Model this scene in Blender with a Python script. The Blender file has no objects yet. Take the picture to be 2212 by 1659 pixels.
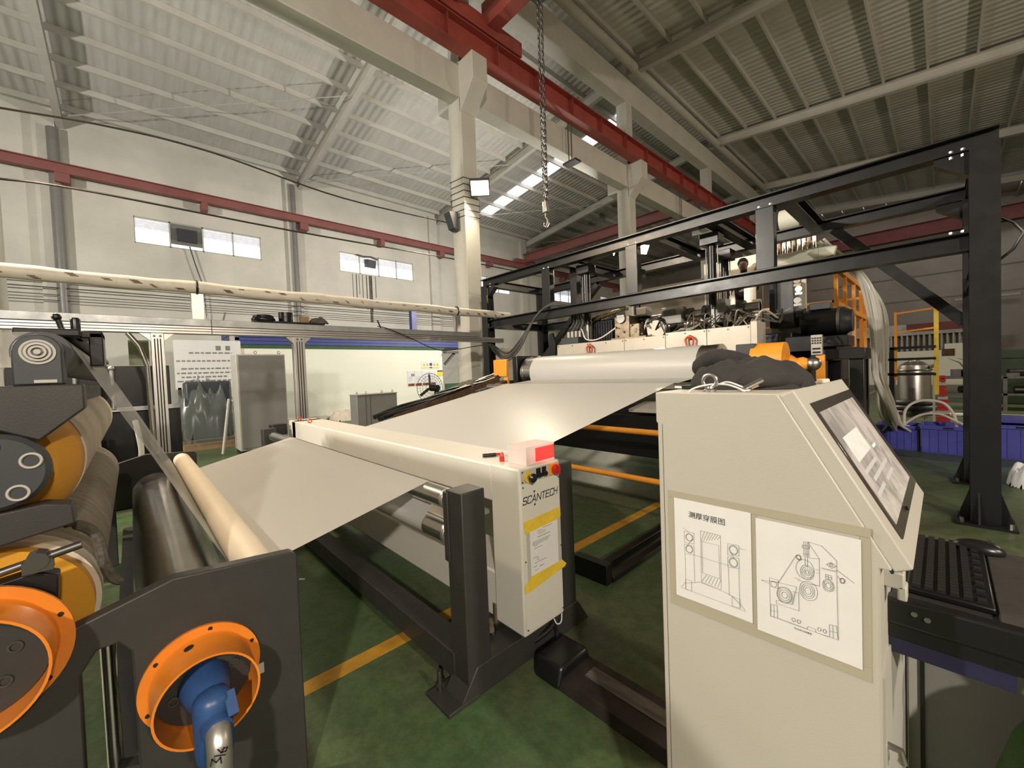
import bpy, bmesh, math, random
from mathutils import Vector, Matrix, noise
random.seed(7)
scene = bpy.context.scene
COL = scene.collection
R = math.radians
# light levels
EXPO = 0.1
LP = [120, 320, 850, 850, 600, 900, 900, 450, 330]
SKYL = 3.0; WINL = 1.4; SCRN = 0.62

# ------------------------------------------------------------------ camera
# axes: X across the film line, Y along the hall, Z up; lens 1.70 m above the floor
YAW, PITCH, ROLL, FPX = 0.816753, -0.030378, 0.038300, 876.03
fw = Vector((-math.sin(YAW)*math.cos(PITCH), math.cos(YAW)*math.cos(PITCH), math.sin(PITCH)))
rt = Vector((math.cos(YAW), math.sin(YAW), 0)); dn = fw.cross(rt)
r2 = math.cos(ROLL)*rt + math.sin(ROLL)*dn
d2 = -math.sin(ROLL)*rt + math.cos(ROLL)*dn
cam_data = bpy.data.cameras.new('camera'); cam = bpy.data.objects.new('camera', cam_data); COL.objects.link(cam)
cam_data.sensor_fit = 'HORIZONTAL'; cam_data.sensor_width = 36.0
cam_data.lens = FPX/2212*36.0
cam_data.clip_start = 0.02; cam_data.clip_end = 200
m = Matrix(((r2.x, -d2.x, -fw.x, 0), (r2.y, -d2.y, -fw.y, 0), (r2.z, -d2.z, -fw.z, 1.70), (0, 0, 0, 1)))
cam.matrix_world = m
scene.camera = cam

# ------------------------------------------------------------------ world, exposure
w = bpy.data.worlds.new('overcast_sky'); scene.world = w; w.use_nodes = True
bg = w.node_tree.nodes['Background']; bg.inputs[0].default_value = (0.80, 0.88, 1.0, 1); bg.inputs[1].default_value = 1.0
vs = scene.view_settings
vs.view_transform = 'Standard'; vs.look = 'None'; vs.exposure = EXPO; vs.gamma = 1.0; vs.use_curve_mapping = False
scene.cycles.use_denoising = True
scene.cycles.max_bounces = 7; scene.cycles.diffuse_bounces = 4; scene.cycles.glossy_bounces = 3
scene.cycles.transparent_max_bounces = 12; scene.cycles.sample_clamp_indirect = 6.0
scene.cycles.caustics_reflective = False; scene.cycles.caustics_refractive = False

# ------------------------------------------------------------------ helpers
class MB:
    def __init__(s): s.v = []; s.f = []
    def add(s, vs, fs):
        o = len(s.v); s.v += [tuple(v) for v in vs]; s.f += [tuple(i+o for i in f) for f in fs]; return s
    def box(s, x0, x1, y0, y1, z0, z1):
        if x0 > x1: x0, x1 = x1, x0
        if y0 > y1: y0, y1 = y1, y0
        if z0 > z1: z0, z1 = z1, z0
        return s.add([(x0,y0,z0),(x1,y0,z0),(x1,y1,z0),(x0,y1,z0),(x0,y0,z1),(x1,y0,z1),(x1,y1,z1),(x0,y1,z1)],
                     [(0,3,2,1),(4,5,6,7),(0,1,5,4),(1,2,6,5),(2,3,7,6),(3,0,4,7)])
    def obox(s, p0, p1, w, h, up=(0,0,1)):
        p0 = Vector(p0); p1 = Vector(p1); t = (p1-p0).normalized(); u = Vector(up)
        a = t.cross(u)
        if a.length < 1e-4: a = t.cross(Vector((1,0,0)))
        a.normalize(); b = a.cross(t).normalized(); a = a*w/2; b = b*h/2
        v = [p0-a-b, p0+a-b, p0+a+b, p0-a+b, p1-a-b, p1+a-b, p1+a+b, p1-a+b]
        return s.add(v, [(0,1,2,3),(7,6,5,4),(0,4,5,1),(1,5,6,2),(2,6,7,3),(3,7,4,0)])
    def cyl(s, p0, p1, r0, r1=None, seg=24, cap=True, hole=0):
        r1 = r0 if r1 is None else r1
        p0 = Vector(p0); p1 = Vector(p1); t = (p1-p0).normalized()
        a = t.orthogonal().normalized(); b = t.cross(a)
        o = len(s.v)
        cs = [(math.cos(2*math.pi*i/seg), math.sin(2*math.pi*i/seg)) for i in range(seg)]
        for p, r in ((p0, r0), (p1, r1)): s.v += [tuple(p+(a*c+b*d)*r) for c, d in cs]
        for i in range(seg):
            j = (i+1) % seg; s.f.append((o+i, o+j, o+seg+j, o+seg+i))
        if hole:
            o2 = len(s.v)
            for p in (p0, p1): s.v += [tuple(p+(a*c+b*d)*hole) for c, d in cs]
            for i in range(seg):
                j = (i+1) % seg
                s.f += [(o2+j, o2+i, o2+seg+i, o2+seg+j), (o+j, o+i, o2+i, o2+j), (o+seg+i, o+seg+j, o2+seg+j, o2+seg+i)]
        elif cap:
            s.f.append(tuple(o+i for i in reversed(range(seg)))); s.f.append(tuple(o+seg+i for i in range(seg)))
        return s
    def tube(s, pts, r, seg=8, closed=False, cap=True):
        pts = [Vector(p) for p in pts]; n = len(pts); o = len(s.v)
        t0 = (pts[1]-pts[0]).normalized(); a = t0.orthogonal().normalized()
        for i, p in enumerate(pts):
            if closed: t = (pts[(i+1) % n]-pts[i-1]).normalized()
            else: t = (pts[min(i+1, n-1)]-pts[max(i-1, 0)]).normalized()
            a = (a-t*a.dot(t)); a = a.normalized() if a.length > 1e-6 else t.orthogonal().normalized(); b = t.cross(a)
            rr = r[i] if isinstance(r, (list, tuple)) else r
            s.v += [tuple(p+(a*math.cos(2*math.pi*k/seg)+b*math.sin(2*math.pi*k/seg))*rr) for k in range(seg)]
        for i in range(n if closed else n-1):
            i2 = (i+1) % n
            for k in range(seg):
                k2 = (k+1) % seg; s.f.append((o+i*seg+k, o+i*seg+k2, o+i2*seg+k2, o+i2*seg+k))
        if cap and not closed:
            s.f.append(tuple(o+k for k in reversed(range(seg)))); s.f.append(tuple(o+(n-1)*seg+k for k in range(seg)))
        return s
    def prism(s, poly, axis, a, b):
        # poly in the two other axes (in order), extruded along axis from a to b
        n = len(poly); o = len(s.v)
        for q in (a, b):
            for u, v in poly:
                s.v.append((q,u,v) if axis == 'x' else (u,q,v) if axis == 'y' else (u,v,q))
        s.f.append(tuple(o+i for i in range(n))); s.f.append(tuple(o+n+i for i in reversed(range(n))))
        for i in range(n):
            j = (i+1) % n; s.f.append((o+i, o+n+i, o+n+j, o+j))
        return s
    def lathe(s, prof, c, axis='z', seg=24):
        # prof: (radius, height) pairs
        o = len(s.v); n = len(prof); c = Vector(c)
        for r, h in prof:
            for k in range(seg):
                x = r*math.cos(2*math.pi*k/seg); y = r*math.sin(2*math.pi*k/seg)
                d = (x, y, h) if axis == 'z' else (h, x, y) if axis == 'x' else (y, h, x)
                s.v.append(tuple(c+Vector(d)))
        for i in range(n-1):
            for k in range(seg):
                k2 = (k+1) % seg; s.f.append((o+i*seg+k, o+i*seg+k2, o+(i+1)*seg+k2, o+(i+1)*seg+k))
        if prof[0][0] > 1e-6: s.f.append(tuple(o+k for k in reversed(range(seg))))
        if prof[-1][0] > 1e-6: s.f.append(tuple(o+(n-1)*seg+k for k in range(seg)))
        return s
    def torus(s, c, R_, r, axis='z', seg=24, rs=8):
        pts = []
        for k in range(seg):
            x = R_*math.cos(2*math.pi*k/seg); y = R_*math.sin(2*math.pi*k/seg)
            d = (x, y, 0) if axis == 'z' else (0, x, y) if axis == 'x' else (x, 0, y)
            pts.append(Vector(c)+Vector(d))
        return s.tube(pts, r, rs, closed=True)
    def ball(s, c, r, seg=16, rings=10, sq=(1,1,1)):
        pr = [(r*math.sin(math.pi*i/rings), -r*math.cos(math.pi*i/rings)) for i in range(rings+1)]
        o = len(s.v); s.lathe(pr, (0,0,0), 'z', seg)
        s.v[o:] = [(c[0]+v[0]*sq[0], c[1]+v[1]*sq[1], c[2]+v[2]*sq[2]) for v in s.v[o:]]
        return s
    def hbeam(s, p0, p1, h, w, tf=.014, tw=.010, up=(0,0,1)):
        p0 = Vector(p0); p1 = Vector(p1); t = (p1-p0).normalized(); u = Vector(up)
        a = t.cross(u).normalized(); u = a.cross(t).normalized(); d = u*(h/2-tf/2)
        s.obox(p0+d, p1+d, w, tf, u); s.obox(p0-d, p1-d, w, tf, u); s.obox(p0, p1, tw, h-2*tf, u)
        return s
    def stroke(s, pts, wd, o, u, v, n, closed=False):
        # a flat ribbon along 2-D points in the plane o + x*u + y*v
        o = Vector(o); u = Vector(u); v = Vector(v); n = Vector(n)
        for (x0, y0), (x1, y1) in zip(pts, pts[1:]):
            dx, dy = x1-x0, y1-y0; L = math.hypot(dx, dy)
            if L < 1e-7: continue
            nx, ny = -dy/L*wd/2, dx/L*wd/2; ex, ey = dx/L*wd/2, dy/L*wd/2
            q = [(x0-ex-nx, y0-ey-ny), (x1+ex-nx, y1+ey-ny), (x1+ex+nx, y1+ey+ny), (x0-ex+nx, y0-ey+ny)]
            s.add([o+u*a+v*b for a, b in q], [(0,1,2,3)])
        return s

def mesh_of(mb, name, off=(0,0,0), smooth=True):
    me = bpy.data.meshes.new(name)
    ox, oy, oz = off
    me.from_pydata([(x-ox, y-oy, z-oz) for x, y, z in mb.v], [], mb.f)
    me.validate()
    bm = bmesh.new(); bm.from_mesh(me); bmesh.ops.recalc_face_normals(bm, faces=bm.faces); bm.to_mesh(me); bm.free()
    if smooth:
        me.polygons.foreach_set('use_smooth', [True]*len(me.polygons)); me.set_sharp_from_angle(angle=R(38))
    return me

def bevel(o, wd=.004, seg=2):
    b = o.modifiers.new('bevel', 'BEVEL'); b.width = wd; b.segments = seg; b.limit_method = 'ANGLE'; b.angle_limit = R(40); return o

def tag(o, label=None, cat=None, group=None, kind=None):
    if label: o['label'] = label
    if cat: o['category'] = cat
    if group: o['group'] = group
    if kind: o['kind'] = kind
    return o

def thing(name, label, cat, loc=(0,0,0), group=None, kind=None):
    o = bpy.data.objects.new(name, None); COL.objects.link(o); o.location = loc; o.empty_display_size = .1
    o['org'] = tuple(loc); return tag(o, label, cat, group, kind)

def wpos(o):
    p = Vector((0,0,0))
    while o is not None: p += o.location; o = o.parent
    return p

def part(parent, name, mb, mat, bev=0, label=None, kind=None, smooth=True):
    # a mesh drawn in world metres, hung under parent
    off = wpos(parent)
    o = bpy.data.objects.new(name, mesh_of(mb, name, off, smooth)); COL.objects.link(o); o.parent = parent
    if mat: o.data.materials.append(mat)
    if bev: bevel(o, bev)
    return tag(o, label, None, None, kind)

def copy_part(o, parent, dloc):
    c = o.copy(); COL.objects.link(c); c.parent = parent; c.location = Vector(o.location)+Vector(dloc); return c

def solo(name, label, cat, mb, mat, group=None, kind=None, bev=0, smooth=True):
    xs = [v[0] for v in mb.v]; ys = [v[1] for v in mb.v]; zs = [v[2] for v in mb.v]
    off = ((min(xs)+max(xs))/2, (min(ys)+max(ys))/2, min(zs))
    o = bpy.data.objects.new(name, mesh_of(mb, name, off, smooth)); COL.objects.link(o); o.location = off
    o.data.materials.append(mat)
    if bev: bevel(o, bev)
    return tag(o, label, cat, group, kind)

def curve_pts(ctrl, n=24):
    # Catmull-Rom through control points
    P = [Vector(p) for p in ctrl]; P = [P[0]*2-P[1]] + P + [P[-1]*2-P[-2]]
    out = []; seg = len(P)-3; per = max(2, n//seg)
    for i in range(seg):
        a, b, c, d = P[i:i+4]
        for k in range(per):
            t = k/per
            out.append(0.5*((2*b)+(c-a)*t+(2*a-5*b+4*c-d)*t*t+(3*b-a-3*c+d)*t**3))
    out.append(P[-2]); return out

def text_mb(body, size, o, u, v, spacing=1.0, align='LEFT', extr=0):
    cu = bpy.data.curves.new('lettering', 'FONT'); cu.body = body; cu.size = size; cu.space_character = spacing; cu.align_x = align
    cu.resolution_u = 4
    ob = bpy.data.objects.new('lettering', cu); COL.objects.link(ob)
    dg = bpy.context.evaluated_depsgraph_get(); me = bpy.data.meshes.new_from_object(ob.evaluated_get(dg))
    mb = MB(); o = Vector(o); u = Vector(u); v = Vector(v)
    mb.add([o+u*p.co.x+v*p.co.y for p in me.vertices], [tuple(f.vertices) for f in me.polygons])
    bpy.data.objects.remove(ob); bpy.data.curves.remove(cu); bpy.data.meshes.remove(me)
    return mb

# ------------------------------------------------------------------ materials
def mat(name, col, rough=.5, metal=0.0, var=0.0, scale=4.0, bump=0.0, bscale=40.0, col2=None, spec=.5, stretch=None, coat=0):
    m = bpy.data.materials.new(name); m.use_nodes = True; nt = m.node_tree; b = nt.nodes['Principled BSDF']
    b.inputs['Base Color'].default_value = (*col, 1); b.inputs['Roughness'].default_value = rough; b.inputs['Metallic'].default_value = metal
    b.inputs['Specular IOR Level'].default_value = spec
    if coat: b.inputs['Coat Weight'].default_value = coat; b.inputs['Coat Roughness'].default_value = .15
    tc = nt.nodes.new('ShaderNodeTexCoord'); mp = nt.nodes.new('ShaderNodeMapping'); nt.links.new(tc.outputs['Object'], mp.inputs[0])
    if stretch: mp.inputs['Scale'].default_value = stretch
    if var > 0:
        nz = nt.nodes.new('ShaderNodeTexNoise'); nz.inputs['Scale'].default_value = scale; nz.inputs['Detail'].default_value = 6; nz.inputs['Roughness'].default_value = .62
        nt.links.new(mp.outputs[0], nz.inputs['Vector'])
        cr = nt.nodes.new('ShaderNodeValToRGB'); c2 = col2 or tuple(c*(1-var) for c in col)
        cr.color_ramp.elements[0].position = .35; cr.color_ramp.elements[1].position = .68
        cr.color_ramp.elements[0].color = (*c2, 1); cr.color_ramp.elements[1].color = (*col, 1)
        nt.links.new(nz.outputs[0], cr.inputs[0]); nt.links.new(cr.outputs[0], b.inputs['Base Color'])
        mr = nt.nodes.new('ShaderNodeMapRange'); mr.inputs[3].default_value = min(1, rough+.12); mr.inputs[4].default_value = max(.03, rough-.08)
        nt.links.new(nz.outputs[0], mr.inputs[0]); nt.links.new(mr.outputs[0], b.inputs['Roughness'])
    if bump > 0:
        n2 = nt.nodes.new('ShaderNodeTexNoise'); n2.inputs['Scale'].default_value = bscale; n2.inputs['Detail'].default_value = 3
        nt.links.new(mp.outputs[0], n2.inputs['Vector'])
        bp = nt.nodes.new('ShaderNodeBump'); bp.inputs['Strength'].default_value = bump; bp.inputs['Distance'].default_value = .004
        nt.links.new(n2.outputs[0], bp.inputs['Height']); nt.links.new(bp.outputs[0], b.inputs['Normal'])
    return m

def emit(name, col, strength, var=0, scale=3.0):
    m = bpy.data.materials.new(name); m.use_nodes = True; nt = m.node_tree; b = nt.nodes['Principled BSDF']
    b.inputs['Base Color'].default_value = (.5, .5, .5, 1); b.inputs['Emission Color'].default_value = (*col, 1); b.inputs['Emission Strength'].default_value = strength
    if var:
        tc = nt.nodes.new('ShaderNodeTexCoord'); nz = nt.nodes.new('ShaderNodeTexNoise'); nz.inputs['Scale'].default_value = scale; nz.inputs['Detail'].default_value = 4
        nt.links.new(tc.outputs['Object'], nz.inputs['Vector'])
        mr = nt.nodes.new('ShaderNodeMapRange'); mr.inputs[1].default_value = .35; mr.inputs[2].default_value = .65
        mr.inputs[3].default_value = strength*(1-var); mr.inputs[4].default_value = strength
        nt.links.new(nz.outputs[0], mr.inputs[0]); nt.links.new(mr.outputs[0], b.inputs['Emission Strength'])
    return m

def sheet_mat(name, col, rough, transl=.25, clear=0.0, lines=False):
    m = bpy.data.materials.new(name); m.use_nodes = True; nt = m.node_tree; b = nt.nodes['Principled BSDF']; out = nt.nodes['Material Output']
    b.inputs['Base Color'].default_value = (*col, 1); b.inputs['Roughness'].default_value = rough
    tl = nt.nodes.new('ShaderNodeBsdfTranslucent'); tl.inputs[0].default_value = (*col, 1)
    mx = nt.nodes.new('ShaderNodeMixShader'); mx.inputs[0].default_value = transl
    nt.links.new(b.outputs[0], mx.inputs[1]); nt.links.new(tl.outputs[0], mx.inputs[2]); last = mx
    if clear > 0:
        tr = nt.nodes.new('ShaderNodeBsdfTransparent'); m2 = nt.nodes.new('ShaderNodeMixShader'); m2.inputs[0].default_value = clear
        nt.links.new(last.outputs[0], m2.inputs[1]); nt.links.new(tr.outputs[0], m2.inputs[2]); last = m2
    if lines:
        tc = nt.nodes.new('ShaderNodeTexCoord'); mp = nt.nodes.new('ShaderNodeMapping'); mp.inputs['Scale'].default_value = (22, .35, .35)
        nz = nt.nodes.new('ShaderNodeTexNoise'); nz.inputs['Scale'].default_value = 2.0; nz.inputs['Detail'].default_value = 4
        bp = nt.nodes.new('ShaderNodeBump'); bp.inputs['Strength'].default_value = .12; bp.inputs['Distance'].default_value = .006
        nt.links.new(tc.outputs['Object'], mp.inputs[0]); nt.links.new(mp.outputs[0], nz.inputs['Vector']); nt.links.new(nz.outputs[0], bp.inputs['Height']); nt.links.new(bp.outputs[0], b.inputs['Normal'])
    nt.links.new(last.outputs[0], out.inputs[0]); return m

M = dict(
 concrete=mat('painted_concrete', (.62,.60,.54), .8, var=.12, scale=1.2, bump=.15),
 wallp=mat('cream_wall_paint', (.66,.64,.57), .85, var=.16, scale=.5, bump=.1),
 wallfar=mat('dusty_far_wall', (.42,.37,.32), .9, var=.2, scale=.4),
 roof=mat('roof_sheet', (.60,.585,.545), .8, var=.15, scale=.6, stretch=(1,6,1)),
 steelp=mat('cream_steel_paint', (.55,.53,.48), .6, var=.1, scale=2),
 redw=mat('hazed_red_rail_paint', (.27,.095,.085), .6, var=.2, scale=1.5),  # haze in front of the wall rail is mixed into this paler red
 redp=mat('red_crane_paint', (.38,.075,.058), .5, var=.25, scale=1.5),
 darkred=mat('dark_red_beam_paint', (.18,.035,.03), .6, var=.2, scale=1.5),
 black=mat('black_satin_paint', (.010,.0098,.011), .30, var=.25, scale=6, bump=.05),
 blackp=mat('black_powder_coat', (.038,.036,.034), .45, var=.2, scale=8, bump=.12, bscale=220),
 anth=mat('anthracite_paint', (.045,.048,.055), .45, var=.15, scale=9),
 white=mat('warm_white_powder_coat', (.66,.635,.565), .42, var=.05, scale=2, bump=.04, bscale=200),
 consol=mat('pebble_grey_powder_coat', (.470,.443,.385), .48, var=.05, scale=2, bump=.08, bscale=260),
 grey=mat('grey_cabinet_paint', (.215,.21,.197), .35, var=.12, scale=3),
 lgrey=mat('light_grey_cabinet_edge', (.48,.46,.41), .4, var=.08, scale=3),
 orange=mat('orange_enamel', (.80,.24,.02), .35, var=.18, scale=5, coat=.3),
 rollend=mat('yellow_orange_enamel', (.72,.33,.02), .5, var=.15, scale=5),
 orangeb=mat('bright_orange_guard_paint', (.85,.33,.03), .4, var=.1, scale=4),
 yellow=mat('yellow_tape', (.80,.56,.05), .5, var=.15, scale=20),
 floorline=mat('yellow_floor_paint', (.62,.32,.035), .4, var=.35, scale=9),
 chrome=mat('polished_chrome', (.66,.64,.60), .19, 1.0, var=.2, scale=5),
 steel=mat('brushed_steel', (.50,.48,.45), .32, 1.0, var=.2, scale=6, stretch=(1,1,1)),
 dsteel=mat('dark_steel', (.16,.155,.15), .38, .9, var=.3, scale=7),
 alu=mat('anodised_aluminium', (.60,.58,.55), .36, .85, var=.08, scale=3),
 galv=mat('galvanised_plate', (.48,.49,.49), .42, .7, var=.3, scale=5),
 groove=mat('shadow_gap_black', (.01,.01,.01), .8),
 rubberw=mat('white_rubber_cover', (.62,.55,.45), .75, var=.12, scale=4),
 rubberd=mat('dusty_rubber_cover', (.33,.29,.23), .85, var=.35, scale=7, stretch=(3,1,1)),
 cream=mat('cream_rubber', (.76,.66,.52), .5, var=.06, scale=4),
 blueplast=mat('blue_plastic', (.085,.09,.46), .4, var=.2, scale=6),
 bluepaint=mat('blue_sheet_paint', (.045,.06,.24), .45, var=.15, scale=3),
 bluejoint=mat('blue_cast_paint', (.03,.085,.24), .38, var=.25, scale=14),
 greenp=mat('green_paint', (.03,.10,.035), .6, var=.2, scale=3),
 navy=mat('navy_protective_film', (.022,.02,.055), .4, var=.2, scale=8),
 paper=mat('white_paper', (.72,.71,.70), .7, var=.05, scale=12),
 ink=mat('black_ink', (.015,.015,.017), .7),
 inkg=mat('grey_print', (.16,.16,.165), .7),
 tapec=mat('clear_tape_over_paint', (.40,.365,.28), .28, var=.05, scale=8),
 cloth=mat('charcoal_cloth', (.035,.033,.031), .95, var=.3, scale=12, bump=.35, bscale=160),
 rope=mat('dirty_grey_rope', (.14,.125,.10), .95, var=.5, scale=40, bump=.4, bscale=120),
 redplast=mat('red_plastic', (.55,.025,.02), .3, var=.1, scale=8),
 redsh=mat('orange_red_lifting_paint', (.62,.085,.03), .4, var=.15, scale=8),
 plate=mat('stainless_cover_panel', (.56,.51,.43), .4, .35, var=.12, scale=3),
 brass=mat('tarnished_machine_steel', (.36,.29,.20), .4, .8, var=.4, scale=12),
 rust=mat('rusty_tray_steel', (.15,.085,.045), .75, .3, var=.5, scale=10),
 cream2=mat('booth_white_panel', (.78,.78,.66), .55, var=.03, scale=1),
 pipewrap=mat('wrapped_pipe_plastic', (.72,.66,.56), .5, var=.15, scale=6, bump=.3, bscale=30),
 foam=sheet_mat('white_foam', (.80,.78,.75), .8, .35),
 redglow=sheet_mat('painted_red_glow', (.80,.16,.16), .4, .5),
 hose=sheet_mat('clear_hose', (.86,.84,.78), .25, .4),
 film=sheet_mat('white_plastic_film', (.68,.67,.645), .36, .32, 0, True),
 strip=sheet_mat('clear_film_strip', (.62,.62,.60), .2, .35, .32),
 wrap=sheet_mat('clear_wrap', (.25,.27,.25), .2, .2, .55),
 cardb=mat('cardboard', (.34,.22,.12), .85, var=.15, scale=8),
 greencloth=mat('green_cloth', (.06,.13,.035), .9, var=.3, scale=14, bump=.3),
 skin=mat('skin', (.55,.36,.25), .55), hair=mat('black_hair', (.012,.011,.010), .6),
)

# ------------------------------------------------------------------ lamps (modelled fixtures, each with its own light; some added as unseen fill)
def floodlight(name, label, pos, aim, power, col, mount, size=.42):
    pos = Vector(pos); d = (Vector(aim)-pos).normalized()
    root = thing(name, label, 'floodlight', tuple(pos), 'floodlights on the concrete columns')
    mb = MB().obox(pos-d*.16, pos-d*.02, .50, .40); part(root, 'lamp_housing', mb, M['anth'], .01)
    mb = MB()
    for k in range(5): mb.obox(pos-d*.22+Vector((0,0,.06*(k-2))), pos-d*.16+Vector((0,0,.06*(k-2))), .40, .012)
    part(root, 'cooling_fins', mb, M['anth'])
    mb = MB().obox(pos-d*.02, pos-d*.005, .44, .34); part(root, 'lamp_glass', mb, emit(name+'_glass', col, power/16.0))
    part(root, 'mounting_arm', MB().cyl(pos-d*.14, mount, .03, seg=10), M['anth'])
    L = bpy.data.lights.new(name+'_light', 'AREA'); L.shape = 'SQUARE'; L.size = size; L.energy = power; L.color = col; L.spread = R(165)
    lo = bpy.data.objects.new(name+'_light', L); COL.objects.link(lo); lo.parent = root; lo.location = d*.03
    lo.rotation_euler = d.to_track_quat('-Z', 'Y').to_euler()
    return root
floodlight('floodlight', 'glaring warm floodlight on the concrete column above the wrapped pipe', (-7.95, 6.62, 6.33), (-2.5, 1.5, 0), LP[0], (1.0,.86,.62), (-8.31, 6.62, 6.28))
floodlight('floodlight', 'warm floodlight on the column at the left frame edge', (-7.95, -1.35, 6.6), (-2.0, 1.5, .5), LP[1], (1.0,.78,.52), (-8.31, -1.40, 6.55))
floodlight('floodlight', 'floodlight on the column row behind the camera', (-7.95, -9.4, 6.6), (-2.0, 2.5, .5), LP[2], (1.0,.92,.80), (-8.31, -9.42, 6.55))
floodlight('floodlight', 'floodlight on the opposite column row behind the camera', (7.6, -5.4, 6.4), (-3.0, 3.0, .8), LP[3], (1.0,.90,.77), (9.2, -5.5, 6.5))
floodlight('floodlight', 'added unseen floodlight on the opposite side level with the console', (7.6, .6, 5.6), (-3.0, .8, .0), LP[8], (1.0,.88,.72), (9.2, .6, 5.7))  # added lamp, set to throw light on the floor under the film
floodlight('floodlight', 'added unseen fill floodlight on the opposite side beyond the gantry', (7.6, 18.0, 7.0), (-3.0, 20.0, 0.0), LP[4], (1.0,.82,.62), (9.2, 18.0, 7.1))  # fill lamp added to brighten the far part of the bay
floodlight('floodlight', 'added unseen fill floodlight in the bay by the windowed wall', (-9.2, 14.6, 6.5), (-20.0, 6.0, 5.0), LP[5], (1.0,.94,.86), (-8.84, 14.6, 6.5))  # unseen lamp added to lift the roof over the windowed bay
floodlight('floodlight', 'added unseen fill floodlight in the windowed bay behind the camera', (-9.2, -9.45, 6.5), (-20.0, 4.0, 6.0), LP[6], (1.0,.94,.86), (-8.84, -9.45, 6.5))  # second added fill for the windowed bay and its roof

floodlight('floodlight', 'floodlight on the second column facing the extruder platform', (-7.9, 14.6, 6.2), (-.8, 11.0, .5), LP[7], (1.0,.84,.64), (-8.31, 14.6, 6.15))

# ------------------------------------------------------------------ floor
def floor_mat():
    m = bpy.data.materials.new('green_epoxy_floor'); m.use_nodes = True; nt = m.node_tree; b = nt.nodes['Principled BSDF']
    tc = nt.nodes.new('ShaderNodeTexCoord')
    n1 = nt.nodes.new('ShaderNodeTexNoise'); n1.inputs['Scale'].default_value = .8; n1.inputs['Detail'].default_value = 8; n1.inputs['Roughness'].default_value = .65
    n2 = nt.nodes.new('ShaderNodeTexNoise'); n2.inputs['Scale'].default_value = 14; n2.inputs['Detail'].default_value = 6; n2.inputs['Roughness'].default_value = .75
    for n in (n1, n2): nt.links.new(tc.outputs['Object'], n.inputs['Vector'])
    cr = nt.nodes.new('ShaderNodeValToRGB'); e = cr.color_ramp.elements
    e[0].position = .33; e[0].color = (.105,.108,.058,1); e[1].position = .62; e[1].color = (.072,.135,.054,1)
    x = e.new(.80); x.color = (.15,.165,.095,1)
    nt.links.new(n1.outputs[0], cr.inputs[0])
    c2 = nt.nodes.new('ShaderNodeValToRGB'); f = c2.color_ramp.elements
    f[0].position = .40; f[0].color = (.72,.72,.72,1); f[1].position = .72; f[1].color = (1.25,1.2,1.15,1)
    nt.links.new(n2.outputs[0], c2.inputs[0])
    mx = nt.nodes.new('ShaderNodeMix'); mx.data_type = 'RGBA'; mx.blend_type = 'MULTIPLY'; mx.inputs[0].default_value = 1
    nt.links.new(cr.outputs[0], mx.inputs[6]); nt.links.new(c2.outputs[0], mx.inputs[7]); nt.links.new(mx.outputs[2], b.inputs['Base Color'])
    mr = nt.nodes.new('ShaderNodeMapRange'); mr.inputs[3].default_value = .58; mr.inputs[4].default_value = .3
    nt.links.new(n1.outputs[0], mr.inputs[0]); nt.links.new(mr.outputs[0], b.inputs['Roughness'])
    bp = nt.nodes.new('ShaderNodeBump'); bp.inputs['Strength'].default_value = .08; bp.inputs['Distance'].default_value = .004
    nt.links.new(n2.outputs[0], bp.inputs['Height']); nt.links.new(bp.outputs[0], b.inputs['Normal'])
    return m
flr = solo('floor', 'dark green painted concrete factory floor', 'floor', MB().box(-22.4, 9.4, -16.4, 44.4, -.25, 0), floor_mat(), kind='structure')
part(flr, 'painted_line', MB().box(-2.465, -2.355, -12, 40, .0005, .002), M['floorline'], label='yellow painted walkway line')

# ------------------------------------------------------------------ roof
ZL = lambda x: 13.55+.13*(x+8.55)
ZR = lambda x: 13.55-.10*(x+8.55)
def roof_mat():
    m = M['roof']; nt = m.node_tree; b = nt.nodes['Principled BSDF']
    tc = nt.nodes.new('ShaderNodeTexCoord'); wv = nt.nodes.new('ShaderNodeTexWave'); wv.bands_direction = 'Y'; wv.inputs['Scale'].default_value = 1.1
    nt.links.new(tc.outputs['Object'], wv.inputs['Vector'])
    bp = nt.nodes.new('ShaderNodeBump'); bp.inputs['Strength'].default_value = .6; bp.inputs['Distance'].default_value = .04
    nt.links.new(wv.outputs['Fac'], bp.inputs['Height']); nt.links.new(bp.outputs[0], b.inputs['Normal']); return m
roof_mat()
ceil = thing('ceiling', 'corrugated sheet roof on purlins and rafters', 'roof', (0, 0, 11.5), kind='structure')
mb = MB().prism([(-22.4, ZL(-22.4)), (-8.55, ZL(-8.55)), (9.4, ZR(9.4)), (9.4, ZR(9.4)+.1), (-8.55, ZL(-8.55)+.12), (-22.4, ZL(-22.4)+.1)], 'y', -16.4, 44.4)
part(ceil, 'roof_sheet', mb, M['roof'])
def along(parent, name, mat_, x, z, wd, h):
    return part(parent, name, MB().box(x-wd/2, x+wd/2, -16, 44, z-h, z), mat_)
for i in range(11):
    x = -21.5+1.235*i; along(ceil, 'purlin', M['steelp'], x, ZL(x)-.01, .075, .20)
for i in range(14):
    x = -7.85+1.25*i; along(ceil, 'purlin', M['steelp'], x, ZR(x)-.01, .07, .18)
for k in range(-2, 5):
    y = 6.6+8.02*k
    mb = MB().hbeam((-22, y, ZL(-22)-.42), (-8.7, y, ZL(-8.7)-.42), .42, .2, .02, .014); part(ceil, 'rafter', mb, M['steelp'])
    mb = MB().hbeam((-8.4, y, ZR(-8.4)-.40), (9.2, y, ZR(9.2)-.40), .40, .22, .02, .014); part(ceil, 'rafter', mb, M['steelp'])
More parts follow.
